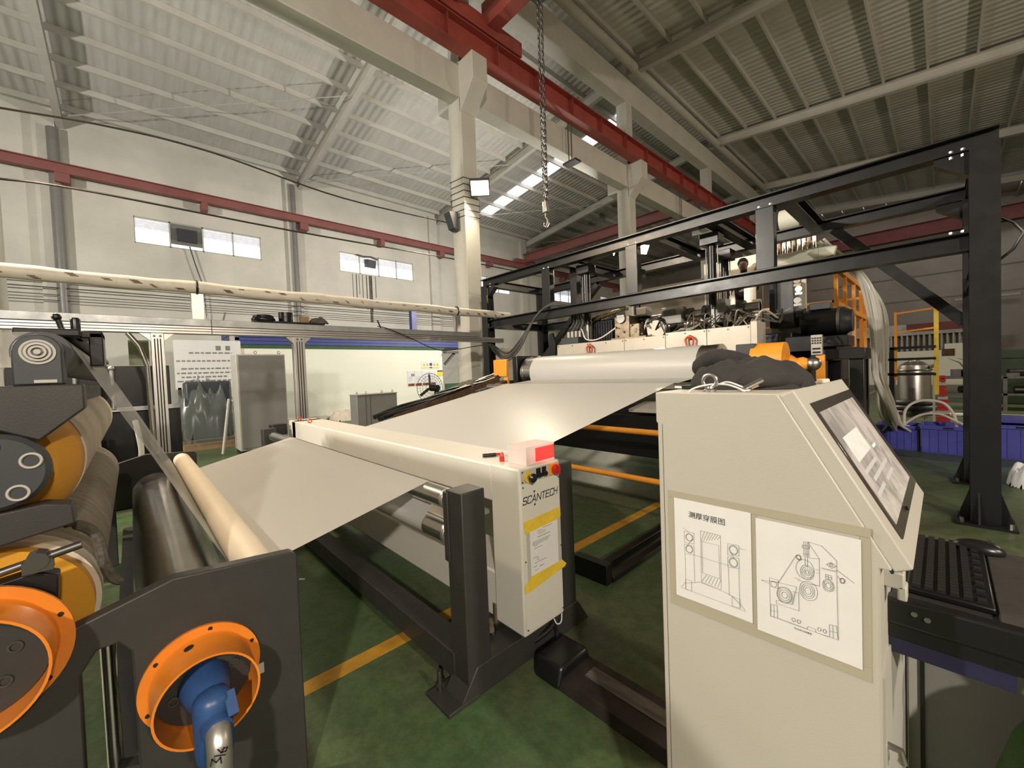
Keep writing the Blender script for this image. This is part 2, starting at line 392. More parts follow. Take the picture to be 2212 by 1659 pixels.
for k in range(-1, 3):        # thin cross rods between the rafters
    y = 6.6+8.02*k
    part(ceil, 'bracing_rod', MB().cyl((-21.5, y, ZL(-21.5)-.5), (-15, y+8, ZL(-15)-.5), .018, seg=6), M['steelp'])
sky = emit('skylight_sheet', (.95,.97,1.0), SKYL, .25, 2.2)
n = 0
for i in range(10):            # translucent sheets between purlins, windowed bay
    x0 = -21.5+1.235*i+.06; x1 = x0+1.235-.12
    if x0 < -20.5 and i == 0: continue
    mb = MB().add([(x0,16.85,ZL(x0)-.015),(x1,16.85,ZL(x1)-.015),(x1,17.75,ZL(x1)-.015),(x0,17.75,ZL(x0)-.015)], [(0,1,2,3)])
    mb.add([(x0,16.85,ZL(x0)-.005),(x1,16.85,ZL(x1)-.005),(x1,17.75,ZL(x1)-.005),(x0,17.75,ZL(x0)-.005)], [(3,2,1,0)])
    part(ceil, 'skylight_pane', mb, sky)
for i in range(13):
    x0 = -7.85+1.25*i+.05; x1 = x0+1.15
    mb = MB().add([(x0,39.4,ZR(x0)-.015),(x1,39.4,ZR(x1)-.015),(x1,40.9,ZR(x1)-.015),(x0,40.9,ZR(x0)-.015)], [(0,1,2,3)])
    mb.add([(x0,39.4,ZR(x0)-.005),(x1,39.4,ZR(x1)-.005),(x1,40.9,ZR(x1)-.005),(x0,40.9,ZR(x0)-.005)], [(3,2,1,0)])
    part(ceil, 'skylight_pane', mb, sky)

# ------------------------------------------------------------------ walls and windows
WIN = [(.40+8.02*k-8.02*1, 4.78+8.02*k-8.02*1) for k in range(0, 6)]
Z0, Z1 = 7.40, 8.47
mb = MB().box(-22.3, -22, -16.4, 44.4, 0, Z0).box(-22.3, -22, -16.4, 44.4, Z1, ZL(-22)+.05)
ys = [-16.4]
for a, b in WIN: ys += [a, b]
ys.append(44.4)
for i in range(0, len(ys), 2): mb.box(-22.3, -22, ys[i], ys[i+1], Z0, Z1)
wl = solo('wall_left', 'cream painted side wall with a row of high windows', 'wall', mb, M['wallp'], kind='structure')
pane = emit('frosted_window_glass', (.90,.93,1.0), WINL, .45, 2.5)
paneu = emit('wired_window_glass', (.85,.88,.95), WINL*.4, .2, 6)
for i, (a, b) in enumerate(WIN):
    root = thing('window_%d' % (i+1), ['cream framed high window in the wall behind the camera', 'four pane high window with a grey fan panel above the printed pipe',
        'four pane high window with a broken fan box and stains below', 'high window showing beside the concrete column', 'high window seen behind the black gantry end',
        'furthest high window of the side wall'][i], 'window', (-22.1, (a+b)/2, Z0), kind='structure')
    f = MB().box(-22.12, -22.02, a, b, Z0, Z0+.05).box(-22.12, -22.02, a, b, Z1-.05, Z1)
    n = 4; wd = (b-a)/n
    for k in range(n+1): f.box(-22.12, -22.02, max(a, a+k*wd-.025), min(b, a+k*wd+.025), Z0, Z1)
    part(root, 'window_frame', f, M['lgrey'])
    for k in range(n):
        if i == 1 and k == 1:
            part(root, 'fan_panel', MB().box(-22.10, -22.05, a+k*wd+.02, a+(k+1)*wd-.02, Z0+.18, Z1-.04), M['grey'])
            part(root, 'fan_box', MB().box(-22.3, -21.85, a+k*wd+.22, a+(k+1)*wd-.2, Z0+.32, Z1-.25), M['anth'], .01)
            part(root, 'pane', MB().box(-22.09, -22.07, a+k*wd+.02, a+(k+1)*wd-.02, Z0+.04, Z0+.18), pane); continue
        p = part(root, 'pane', MB().box(-22.09, -22.07, a+k*wd+.02, a+(k+1)*wd-.02, Z0+.04, Z0+.62), pane)
        part(root, 'pane', MB().box(-22.09, -22.07, a+k*wd+.02, a+(k+1)*wd-.02, Z0+.63, Z1-.04), paneu)
        mbw = MB()
        for q in range(1, 4): mbw.box(-22.065, -22.06, a+k*wd+.02, a+(k+1)*wd-.02, Z0+.63+q*.09, Z0+.636+q*.09)
        part(root, 'glazing_wire', mbw, M['lgrey'])
    if i == 2:
        part(root, 'fan_box', MB().obox((-22.2, a+1.62, Z0+.68), (-21.75, a+1.68, Z0+.58), .5, .42), M['anth'], .01)
        part(root, 'wire_tangle', MB().tube([(-21.95, a+.9, Z1-.06), (-21.9, a+1.3, Z1-.12), (-21.95, a+1.7, Z1-.05), (-21.95, a+2.1, Z1-.15)], .05, 6), M['rope'])
stain = mat('damp_stain', (.16,.14,.11), .95, var=.4, scale=6)
mb = MB()
for dy, wd, ln in ((9.06,.03,1.3), (9.25,.05,1.6), (9.42,.03,1.1), (9.6,.04,1.5), (9.82,.06,1.9), (9.98,.16,2.6), (10.12,.05,2.0), (10.35,.04,1.2)):
    mb.box(-21.998, -21.995, dy, dy+wd, Z0-.03-ln, Z0-.03)
part(wl, 'damp_streaks', mb, stain)
for k in range(-2, 5):
    y = 6.2+8.02*k
    part(wl, 'pilaster', MB().box(-22, -21.82, y-.28, y+.28, 0, ZL(-22)-.3), M['concrete'])
part(wl, 'downpipe', MB().cyl((-21.72, 6.2, .2), (-21.72, 6.2, 11.2), .11, seg=14), M['grey'])
part(wl, 'downpipe', MB().cyl((-21.72, -1.6, .2), (-21.72, -1.6, 11.0), .16, seg=14), M['grey'])
for z, r in ((5.55,.02), (5.30,.02), (5.05,.015), (4.85,.015)):
    part(wl, 'conduit', MB().cyl((-21.6, -6, z), (-21.6, 30, z), r, seg=6), M['dsteel'])
part(wl, 'cable_drop', MB().tube([(-21.8,2.1,7.5),(-21.8,2.25,6.8),(-21.8,2.5,5.8),(-21.8,2.55,4.5)], .025, 6), M['dsteel'])
solo('wall_right', 'plain wall on the far side of the bay', 'wall', MB().box(9.2, 9.4, -16.4, 44.4, 0, 12.2), M['wallfar'], kind='structure')
solo('wall_back', 'plain end wall behind the camera', 'wall', MB().box(-22.4, 9.4, -16.6, -16.4, 0, 13.7), M['wallp'], kind='structure')
wf = solo('wall_front', 'dusty beige end wall far beyond the gantry', 'wall', MB().box(-22.4, 9.4, 44.2, 44.5, 0, 13.7), M['wallfar'], kind='structure')
for z in (6.0, 7.8): part(wf, 'joint_rail', MB().box(-8, 9, 44.15, 44.2, z, z+.06), M['grey'])
part(wf, 'crane_beam', MB().hbeam((-8.2, 43.4, 11.1), (9, 43.4, 11.1), 1.0, .35, .05, .03), M['darkred'])
part(wf, 'tube_lamp', MB().box(.6, 3.6, 43.9, 44.0, 5.6, 5.75), M['lgrey'])

# ------------------------------------------------------------------ concrete frame of the column row
for k in range(-2, 5):
    y0 = 6.38+8.02*k; y1 = y0+.47
    lab = ['concrete column with forked head well behind the camera', 'cream concrete column cut by the left frame edge', 'concrete column with forked head carrying the glaring floodlight',
           'second concrete column with forked head along the crane beam', 'third concrete column rising behind the black gantry', 'fourth concrete column down the hall', 'last concrete column by the end wall'][k+2]
    root = thing('concrete_column', lab, 'column', (-8.57, (y0+y1)/2, 0), 'concrete columns of the crane row', kind='structure')
    part(root, 'shaft', MB().box(-8.84, -8.30, y0, y1, 0, 9.55), M['concrete'], .02)
    part(root, 'corbel', MB().prism([(-8.35,8.30),(-8.30,8.30),(-7.76,8.88),(-7.76,9.52),(-8.35,9.52)], 'y', y0, y1), M['concrete'], .015)
    part(root, 'ledge', MB().box(-9.25, -8.80, y0-.02, y1+.02, 8.62, 9.14), M['concrete'], .015)
    part(root, 'upper_shaft', MB().box(-8.78, -8.34, y0+.02, y1-.02, 9.5, 12.2), M['concrete'], .015)
solo('crane_beam', 'long cream concrete beam joining the forked columns', 'beam', MB().box(-8.72, -8.32, -16.3, 44.1, 8.66, 9.46), M['concrete'], kind='structure', bev=.02)
solo('roof_beam', 'cream concrete ridge beam under the roof', 'beam', MB().box(-8.80, -8.32, -16.3, 44.1, 11.95, 12.85), M['concrete'], kind='structure', bev=.02)
gut = solo('roof_gutter', 'pale round gutter pipe running beside the ridge beam', 'gutter', MB().cyl((-7.95, -16, 13.0), (-7.95, 44, 13.0), .16, seg=14), M['steelp'], kind='structure')

# ------------------------------------------------------------------ cranes
root = thing('crane_girder', 'long red crane runway girder on the forked column heads', 'girder', (-7.95, 14, 9.5))
part(root, 'girder_beam', MB().hbeam((-7.98, -16, 9.83), (-7.98, 44, 9.83), .62, .36, .03, .02), M['redp'])
part(root, 'crane_rail', MB().box(-8.02, -7.94, -16, 44, 10.14, 10.22), M['redp'])
st0 = part(root, 'stiffener_plate', MB().box(-8.14, -7.82, -14.4, -14.385, 9.55, 10.11), M['redp'])
for i in range(1, 38): copy_part(st0, root, (0, 1.55*i, 0))
root = thing('bridge_crane', 'red twin girder bridge crane spanning the bay overhead', 'crane', (0, 6.5, 10.22))
part(root, 'bridge_beam', MB().box(-8.0, 9.1, 5.55, 5.95, 10.42, 11.05), M['redp'])
part(root, 'bridge_beam', MB().box(-8.0, 9.1, 6.95, 7.30, 10.42, 11.05), M['redp'])
part(root, 'end_truck', MB().box(-8.14, -7.82, 4.6, 8.2, 10.24, 10.62), M['redp'], .02)
for y in (4.9, 7.9): part(root, 'wheel', MB().cyl((-8.02, y, 10.36), (-7.94, y, 10.36), .14, seg=18), M['dsteel'])
root = thing('chain_hoist', 'slack steel hoist chain with hook hanging from the bridge crane', 'hoist', (-6.12, 7.0, 5.0))
part(root, 'trolley', MB().box(-6.35, -5.9, 6.8, 7.25, 10.05, 10.42), M['dsteel'], .01)
def chain(xs, z0, z1, rr, tilt):
    mb = MB(); n = int((z1-z0)/.085)
    for i in range(n):
        z = z0+.085*(i+.5); o = len(mb.v)
        pts = [(xs+tilt*(z-z0)+(.026*math.cos(a) if i % 2 else 0), 7.0+(0 if i % 2 else .026*math.cos(a)), z+.058*math.sin(a)) for a in [2*math.pi*k/8 for k in range(8)]]
        mb.tube(pts, rr, 4, closed=True)
    return mb
for xs, z0, t in ((-6.17, 5.45, .006), (-6.07, 5.45, .006)):
    part(root, 'chain_fall', chain(xs, z0, 10.1, .011, t), M['dsteel'])
for xs, z0 in ((-6.135, 5.5), (-6.10, 5.62)):
    part(root, 'chain_fall', chain(xs, z0, 7.4, .013, 0), M['steel'])
part(root, 'hook_block', MB().box(-6.18, -6.06, 6.95, 7.05, 5.25, 5.5), M['steel'], .01)
part(root, 'hook', MB().tube([(-6.12,7,5.27),(-6.12,7,5.15),(-6.07,7,5.09),(-6.07,7,5.0),(-6.12,7,4.93),(-6.18,7,4.98),(-6.18,7,5.04)], [.022,.024,.026,.028,.026,.02,.01], 8), M['steel'])
root = thing('wall_crane_rail', 'haze-paled red crane rail bracketed along the windowed wall', 'girder', (-21.5, 14, 9.35))
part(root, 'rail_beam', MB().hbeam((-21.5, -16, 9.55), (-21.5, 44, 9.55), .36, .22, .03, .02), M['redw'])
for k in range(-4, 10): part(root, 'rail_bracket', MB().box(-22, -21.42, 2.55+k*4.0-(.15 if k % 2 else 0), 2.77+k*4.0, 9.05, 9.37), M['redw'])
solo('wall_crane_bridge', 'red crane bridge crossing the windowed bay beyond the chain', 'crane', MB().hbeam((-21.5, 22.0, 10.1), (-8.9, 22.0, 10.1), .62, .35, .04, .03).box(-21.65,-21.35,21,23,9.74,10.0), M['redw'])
solo('overhead_cable', 'thin overhead cable sagging from column to column above the red rail', 'cable', MB().tube(curve_pts([(-8.9,-1.3,5.58),(-8.9,-.03,5.76),(-8.9,1.27,5.80),(-8.9,3.54,5.60),(-8.9,6.5,5.68)], 30), .016, 6), M['dsteel'])
solo('overhead_cable', 'lower overhead cable passing just under the red rail', 'cable', MB().tube(curve_pts([(-8.9,-1.25,4.62),(-8.9,-.38,4.69),(-8.9,2.57,4.68),(-8.9,6.48,4.75),(-8.9,10,4.75)], 30), .018, 6), M['dsteel'])
mb = MB()
for i in range(7): 
    z = 5.75+i*.16; mb.tube([(-8.86,6.36,z),(-8.28,6.36,z-.05),(-8.28,6.87,z-.02),(-8.86,6.87,z+.03)], .008, 4, closed=True)
solo('wire_wrap', 'loops of wire wound round the column below the floodlight', 'wire', mb, M['dsteel'])
solo('column_speaker', 'dark wedge shaped bracket light on the left of the floodlit column', 'lamp', MB().prism([(6.32,5.85),(6.05,5.80),(6.18,5.42),(6.32,5.38)], 'x', -8.75, -8.5), M['anth'])
for k, (y, lab) in enumerate(((10.6, 'small dark plate hung by rods under the crane beam, nearer one'), (18.6, 'small dark plate hung by rods under the crane beam, farther one'))):
    root = thing('hanging_bracket', lab, 'bracket', (-8.1, y, 8.25))
    part(root, 'plate', MB().box(-8.35, -7.85, y-.15, y+.15, 8.25, 8.32), M['dsteel'])
    for d in (-.08, .08): part(root, 'rod', MB().cyl((-8.15, y+d, 8.3), (-8.15, y+d, 9.55), .015, seg=6), M['dsteel'])

# ------------------------------------------------------------------ plastic film (one web through the line)
FX0, FX1 = -5.0, -2.12
def arc(cy, cz, r, a0, a1, n=10):
    return [(cy+r*math.cos(R(a0+(a1-a0)*i/n)), cz+r*math.sin(R(a0+(a1-a0)*i/n))) for i in range(n+1)]
def web(path, x0=FX0, x1=FX1, nx=12, taper=None):
    mb = MB(); n = len(path)
    for i, (y, z) in enumerate(path):
        a, b = (x0, x1) if taper is None else taper(i/(n-1))
        for k in range(nx+1): mb.v.append((a+(b-a)*k/nx, y, z))
    for i in range(n-1):
        for k in range(nx): mb.f.append((i*(nx+1)+k, i*(nx+1)+k+1, (i+1)*(nx+1)+k+1, (i+1)*(nx+1)+k))
    return mb
RU, RL, RR = 1.000, .805, .0605           # scanner roller heights and radius
path = []
path += arc(5.42, 1.66, .292, 80, 205, 16)                  # over the near side of the chill roll
path += arc(4.56, 1.44, .062, 55, 105, 5)                   # over the guide roller
path += arc(2.02, RU, RR, 108, 270, 8)                      # scanner, exit side S-wrap
path += arc(2.02, RL, RR, 60, -90, 8)
path += arc(1.27, RL, RR, 270, 120, 8)                      # scanner, entry side S-wrap
path += arc(1.27, RU, RR, -60, 100, 8)
path += arc(.345, .925, .0715, 285, 190, 8)                 # under the take-off guide roller
film = solo('plastic_film', 'wide white plastic film running from the chill roll through the scanner', 'film', web(path), M['film'], smooth=True)
mb = web([(.345-.0715*math.cos(R(10)), .925-.0715*math.sin(R(10))), (.19,1.10), (.05,1.42), (-.10,1.75), (-.138,1.835)]+arc(-.213, 1.825, .073, 10, 95, 6)+[(-.6,1.885),(-1.3,1.87)], -5.0, -2.12, 6)
solo('film_strip', 'translucent film stretched steeply up to the top roller of the take-off', 'film', mb, M['strip'])

# ------------------------------------------------------------------ thickness scanner
sc = thing('thickness_scanner', 'white frame thickness scanner across the film on black posts', 'machine', (-3.8, 1.71, 0))
SY0, SY1 = 1.54, 1.885
ub = part(sc, 'upper_beam', MB().box(-5.95, -1.85, SY0, SY1, .93, 1.155), M['white'], .012)
part(sc, 'lower_beam', MB().box(-5.95, -1.80, SY0+.005, SY1-.005, .214, .50), M['white'], .012)
part(sc, 'left_housing', MB().box(-6.10, -5.80, SY0, SY1, .20, 1.155), M['white'], .012)
eh = part(sc, 'end_housing', MB().box(-1.86, -1.612, SY0, SY1, .20, 1.1555), M['white'], .012)
part(eh, 'cover_plate', MB().box(-1.612, -1.6075, SY0+.012, SY1-.012, .222, 1.068), M['white'], .002)
cp = part(eh, 'control_plate', MB().box(-1.612, -1.6065, SY0+.012, SY1-.012, 1.072, 1.145), M['lgrey'], .001)
for y, z in ((1.562,1.05),(1.866,1.05),(1.562,.24),(1.866,.24),(1.562,.63),(1.866,.63),(1.560,1.137),(1.868,1.08),(1.560,1.08)): part(eh, 'screw', MB().cyl((-1.608,y,z), (-1.6035,y,z), .0045, seg=8), M['dsteel'])
# push button, selector keys, main switch
part(cp, 'button_ring', MB().cyl((-1.607,1.605,1.103), (-1.598,1.605,1.103), .033, seg=24), M['yellow'])
part(cp, 'button_stem', MB().cyl((-1.600,1.605,1.103), (-1.575,1.605,1.103), .013, seg=16), M['brass'])
part(cp, 'stop_button', MB().lathe([(.012,0),(.026,.006),(.027,.016),(.018,.026),(0,.029)], (-1.578,1.605,1.103), 'x', 20), M['black'])
for y in (1.690, 1.738):
    part(cp, 'selector_plate', MB().box(-1.607, -1.604, y-.018, y+.018, 1.082, 1.138), M['black'])
    part(cp, 'selector_knob', MB().lathe([(.016,0),(.016,.012),(.012,.020),(0,.021)], (-1.604,y,1.100), 'x', 18), M['black'])
part(cp, 'switch_plate', MB().box(-1.607, -1.600, 1.782, 1.858, 1.075, 1.143), M['orangeb'], .002)
part(cp, 'main_switch', MB().lathe([(.026,0),(.030,.004),(.029,.022),(.026,.026),(0,.027)], (-1.600,1.825,1.108), 'x', 24).box(-1.575,-1.562,1.817,1.833,1.082,1.134), M['redplast'], label='red rotary main switch')
# lettering: wide square letters with two arrowheads
LT = {'S':[[(1,.85),(.95,1),(.1,1),(0,.9),(0,.62),(.1,.52),(.9,.48),(1,.38),(1,.1),(.9,0),(.05,0),(0,.15)]],
 'C':[[(1,.82),(.95,1),(.12,1),(0,.88),(0,.12),(.12,0),(.95,0),(1,.18)]], 'A':[[(0,0),(.5,1),(1,0)],[(.22,.28),(.8,.28)]],
 'N':[[(0,0),(0,1),(1,0),(1,1)]], 'T':[[(0,1),(1,1)],[(.5,1),(.5,0)]], 'E':[[(1,1),(0,1),(0,0),(1,0)],[(0,.52),(.9,.52)]],
 'H':[[(0,0),(0,1)],[(1,0),(1,1)],[(0,.52),(1,.52)]]}
mb = MB(); y = 1.5575; lw, lh = .0270, .0385
for ch in 'SCANTECH':
    wd = lw*(1.15 if ch in 'AN' else 1.0)
    for st in LT[ch]: mb.stroke([(a*wd+.22*b*lh, b*lh) for a, b in st], .0058, (-1.6070, y, .9535), (0,1,0), (0,0,1), (1,0,0))
    y += wd+.0092
for z0, s in ((1.0165,-1), (.930,1)):
    mb.add([(-1.6070,1.6435,z0), (-1.6070,1.6615,z0), (-1.6070,1.6525,z0+s*.018)], [(0,1,2)])
part(eh, 'lettering', mb, M['ink'], label='SCANTECH lettering with two small arrowheads', smooth=False)
# posts, feet, base bar
for sx in (0, 1):
    x0, x1 = ((-1.823,-1.68), (-6.05,-5.907))[sx]
    part(sc, 'post', MB().box(x0, x1, 1.193, 1.346, .02, 1.088), M['blackp'], .006)
    part(sc, 'post', MB().box(x0, x1, 1.955, 2.090, .02, 1.10), M['blackp'], .006)
    part(sc, 'foot', MB().prism([(1.13,0),(2.21,0),(2.10,.16),(1.25,.16)], 'x', x0-.01, x1+.005), M['blackp'], .004)
    part(sc, 'foot_plate', MB().box(x0-.06, x1+.01, 1.06, 1.26, 0, .022), M['blackp'], .003)
    part(sc, 'levelling_bolt', MB().cyl((x0-.02,1.12,.02), (x0-.02,1.12,.13), .013, seg=10).cyl((x0-.02,1.12,.05), (x0-.02,1.12,.066), .024, seg=6), M['dsteel'])
part(sc, 'post_bracket', MB().box(-1.842, -1.80, 1.186, 1.335, .70, 1.075), M['blackp'], .004)
part(sc, 'base_bar', MB().box(-5.9, -1.80, 1.190, 1.335, .06, .205), M['blackp'], .006)
part(sc, 'base_bar', MB().box(-5.9, -1.80, 1.965, 2.085, .06, .205), M['blackp'], .006)
for y in (1.27, 2.02):
    for z in (RU, RL):
        ro = part(sc, 'roller', MB().cyl((-5.72,y,z), (-1.925,y,z), .058, seg=40), M['chrome'])
        part(ro, 'end_disc', MB().cyl((-1.925,y,z), (-1.895,y,z), .0585, seg=32), M['alu'], .003)
        part(ro, 'shaft', MB().cyl((-5.9,y,z), (-1.80,y,z), .022, seg=18), M['steel'])
part(sc, 'drive_motor_box', MB().box(-6.20, -6.02, 1.32, 1.50, .98, 1.12), M['black'], .01)
for x, y in ((-5.83,1.60), (-5.40,1.60)):
    part(sc, 'lifting_eye', MB().torus((x,y,1.185), .022, .007, 'x', 16, 6), M['redsh'])
part(sc, 'measuring_head', MB().box(-4.5, -4.05, SY0-.01, SY1+.01, .83, .93), M['grey'], .01)
part(sc, 'cable_gland', MB().cyl((-1.87,1.55,.19),(-1.87,1.55,.30),.018,seg=10).cyl((-1.87,1.50,.21),(-1.80,1.45,.21),.02,seg=10), M['brass'])
part(sc, 'cable_loop', MB().tube(curve_pts([(-1.85,1.50,.20),(-1.80,1.48,.10),(-1.72,1.60,.07),(-1.66,1.80,.12),(-1.68,1.86,.20)], 20), .018, 8), M['black'])
part(sc, 'white_lead', MB().tube(curve_pts([(-1.63,1.80,.20),(-1.62,1.82,.155),(-1.62,1.86,.15),(-1.625,1.875,.21)], 12), .004, 6), M['paper'])
part(sc, 'under_tray', MB().box(-3.2, -2.6, 1.95, 2.35, .02, .10), M['black'])
# taped document on the housing
doc = thing('document_sheet', 'printed sheet in a clear sleeve taped on the scanner end', 'document', (-1.605, 1.72, .50))
part(doc, 'sleeve', MB().box(-1.6068, -1.6060, 1.575, 1.868, .50, .845), M['lgrey'])
part(doc, 'page', MB().box(-1.6058, -1.6050, 1.602, 1.840, .515, .835), M['paper'])
mb = MB()
rows = [(.812,.06,.10,.004),(.812,.14,.20,.003),(.802,.07,.16,.006),(.785,.10,.18,.003),(.778,.05,.09,.003),(.768,.05,.12,.003),(.758,.06,.12,.003),(.742,.05,.16,.004),(.722,.01,.16,.003),(.714,.01,.15,.003),(.706,.01,.14,.003),(.698,.02,.05,.003),(.684,.02,.09,.003),(.632,.01,.05,.004),(.622,.04,.06,.003),(.612,.04,.06,.003),(.60,.02,.12,.003),(.58,.01,.04,.004),(.57,.06,.10,.004),(.558,.02,.05,.003)]
for z, a, b, h in rows:
    t = a
    while t < b:
        e = min(b, t+random.uniform(.006,.018)); mb.box(-1.6049, -1.6047, 1.612+t, 1.612+e, z-h/2, z+h/2); t = e+.003
part(doc, 'print', mb, M['inkg'], kind='stuff')
def tape(lab, pts, th):
    mb = MB(); n = len(pts)
    mb.v += [(-1.6040+dx, y, z) for y, z, dx in pts] + [(-1.6030+dx, y, z) for y, z, dx in pts]
    mb.f += [tuple(range(n)), tuple(range(2*n-1, n-1, -1))] + [(i, (i+1) % n, n+(i+1) % n, n+i) for i in range(n)]
    return solo('tape_strip', lab, 'tape', mb, M['yellow'], 'yellow tape on the scanner end')
tape('yellow tape strip along the top of the sheet below the lettering', [(1.552,.858,0),(1.868,.868,0),(1.870,.812,0),(1.84,.800,0),(1.60,.790,0),(1.565,.785,0)], .001)
tape('crinkled yellow tape strip along the foot of the sheet', [(1.545,.492,0),(1.60,.535,0),(1.87,.540,0),(1.905,.505,.004),(1.89,.492,.004),(1.60,.455,0),(1.548,.452,0)], .001)

# foam box with a red lamp under it, pen and cap on the beam
fb = thing('foam_box', 'white foam box glowing red from the lamp inside, on the scanner end', 'box', (-1.72, 1.74, 1.156))
mb = MB(); a0, a1, b0, b1, c0, c1, t = -1.790, -1.635, 1.625, 1.868, 1.157, 1.263, .014
mb.box(a0,a1,b0,b1,c1-t,c1).box(a0,a0+t,b0,b1,c0,c1-t).box(a1-t,a1,b0,b0+.075,c0,c1-t).box(a0+t,a1-t,b0,b0+t,c0,c1-t).box(a0+t,a1-t,b1-t,b1,c0,c1-t).box(a1-t,a1,b0+.075,b1,c0,c0+.01)
part(fb, 'foam_shell', mb, M['foam'])
part(fb, 'red_glow_panel', MB().box(a1-t, a1+.0015, b0+.076, b1-.002, c0+.011, c1-t-.001), M['redglow'], .004, label='red panel coloured as the lamp glow in the foam')  # red colour stands in for lamp glow through white foam
part(fb, 'signal_lamp', MB().cyl((-1.690,1.795,1.157), (-1.690,1.795,1.222), .020, seg=16), emit('red_signal_lamp', (1,.04,.03), 40))
L = bpy.data.lights.new('signal_light', 'POINT'); L.energy = 7; L.color = (1,.06,.04); L.shadow_soft_size = .012
lo = bpy.data.objects.new('signal_light', L); COL.objects.link(lo); lo.parent = fb; lo.location = (.045, .070, .060)
pen = thing('marker_pen', 'black marker lying on the scanner beam beside the foam box', 'pen', (-1.99, 1.69, 1.156))
part(pen, 'barrel', MB().cyl((-2.03,1.625,1.168), (-1.99,1.70,1.168), .012, seg=14), M['black'])
part(pen, 'grip', MB().cyl((-1.99,1.70,1.168), (-1.965,1.745,1.168), .010, .007, seg=14), M['redplast'])
solo('red_cap', 'small red cap standing on the scanner beam next to the marker', 'cap', MB().lathe([(.015,0),(.016,.02),(.012,.04),(.006,.055),(0,.058)], (-1.845,1.625,1.156), 'z', 16), M['redplast'])

# ------------------------------------------------------------------ take-off unit at the left
to = thing('take_off_unit', 'black take-off machine with large rubber rolls beside the film', 'machine', (-3.6, -.2, 0))
prof = [(.47,0),(.47,.972),(.452,.990),(.075,1.022),(-.17,.955),(-.62,.83),(-.62,0),(-.165,0),(-.158,.80),(-.12,.862),(-.07,.862),(-.04,.82),(-.04,0)]
sp = part(to, 'side_plate', MB().prism(prof, 'x', -1.905, -1.85), M['blackp'], .006)
part(to, 'side_plate', MB().prism(prof, 'x', -5.45, -5.40), M['blackp'], .006)
def flange(c, Ro, Ri, xe):
    y, z = c
    fl = part(to, 'flange_cover', MB().lathe([(Ri-.006,0),(Ro,0),(Ro,.012),(Ri+.004,.014),(Ri,.02),(Ri,xe+1.85),(Ri-.007,xe+1.85),(Ri-.007,0)], (-1.85,y,z), 'x', 48), M['orange'], label='orange flanged bearing cover')
    for k in range(6):
        a = R(20+60*k); part(fl, 'bolt_hole', MB().cyl((-1.8385,y+(Ro+Ri)/2*math.cos(a),z+(Ro+Ri)/2*math.sin(a)), (-1.8365,y+(Ro+Ri)/2*math.cos(a),z+(Ro+Ri)/2*math.sin(a)), .0075, seg=10), M['groove'])
    a = R(105); d = Vector((0, math.cos(a), math.sin(a)))
    part(fl, 'grease_hole', MB().cyl(Vector((-1.79,y,z))+d*(Ri-.002), Vector((-1.79,y,z))+d*(Ri+.0025), .014, seg=12), M['groove'])
    part(fl, 'bearing_cap', MB().cyl((-1.85,y,z), (-1.80,y,z), Ri-.009, seg=40), M['blackp'])
    for k in range(6):
        a = R(60*k+15); part(fl, 'cap_screw', MB().cyl((-1.80,y+.09*math.cos(a),z+.09*math.sin(a)), (-1.795,y+.09*math.cos(a),z+.09*math.sin(a)), .016, seg=14, hole=.011), M['dsteel'])
    return fl
flange((.14,.645), .178, .147, -1.68)
flange((-.36,.955), .200, .165, -1.70)
part(to, 'guide_roller', MB().cyl((-5.35,.345,.925), (-1.93,.345,.925), .069, seg=40), M['cream'], label='cream rubber guide roller')
ch = part(to, 'chrome_roller', MB().cyl((-5.25,.14,.67), (-2.0,.14,.67), .180, seg=56), M['chrome'], label='polished chrome roller')
part(ch, 'shaft', MB().cyl((-5.4,.14,.67), (-1.90,.14,.67), .08, seg=24), M['steel'])
r1 = part(to, 'rubber_roll', MB().cyl((-5.25,-.385,1.45), (-2.25,-.385,1.45), .250, seg=64), M['rubberw'], label='pale rubber covered roll')
part(r1, 'roll_end', MB().lathe([(0,.0),(.243,0),(.246,.01),(.235,.10),(.19,.16),(0,.16)], (-2.25,-.385,1.45), 'x', 56), M['rollend'], label='orange painted roll end')
r2_ = part(to, 'rubber_roll', MB().cyl((-5.25,-.36,.955), (-2.22,-.36,.955), .245, seg=64), M['rubberd'], label='dusty grey rubber covered roll')
part(r2_, 'end_ring', MB().cyl((-2.22,-.36,.955), (-2.12,-.36,.955), .247, seg=56), M['rubberw'])
part(r2_, 'roll_end', MB().cyl((-2.12,-.36,.955), (-2.06,-.36,.955), .232, seg=56), M['rollend'], label='orange painted roll end')
for x_ in (-2.07, -5.42): part(to, 'rear_frame', MB().box(x_, x_+.16, -1.10, -.615, 0, 1.715), M['blackp'], .006)
# head frame with top roller
part(to, 'head_plate', MB().prism([(-.62,1.715),(-.115,1.715),(-.115,1.632),(-.222,1.535),(-.30,1.575),(-.62,1.575)], 'x', -2.07, -1.99), M['blackp'], .006)
part(to, 'head_plate', MB().prism([(-.62,1.715),(-.115,1.715),(-.115,1.632),(-.222,1.535),(-.30,1.575),(-.62,1.575)], 'x', -5.42, -5.34), M['blackp'], .006)
br = part(to, 'roller_bracket', MB().prism([(-.270,1.716),(-.160,1.716),(-.160,1.825)]+arc(-.213,1.825,.055,5,175,12)+[(-.270,1.825)], 'x', -2.10, -2.0), M['anth'], .005)
for r_, x in ((.040,-1.996), (.030,-1.992), (.020,-1.989), (.008,-1.985)):
    part(br, 'bearing_ring', MB().cyl((-2.0,-.213,1.822), (x,-.213,1.822), r_, seg=30, hole=r_-.006 if r_ > .01 else 0), M['lgrey'] if r_ != .030 else M['steel'])
part(br, 'name_plate', MB().box(-2.0, -1.997, -.225, -.175, 1.722, 1.732), M['lgrey'])
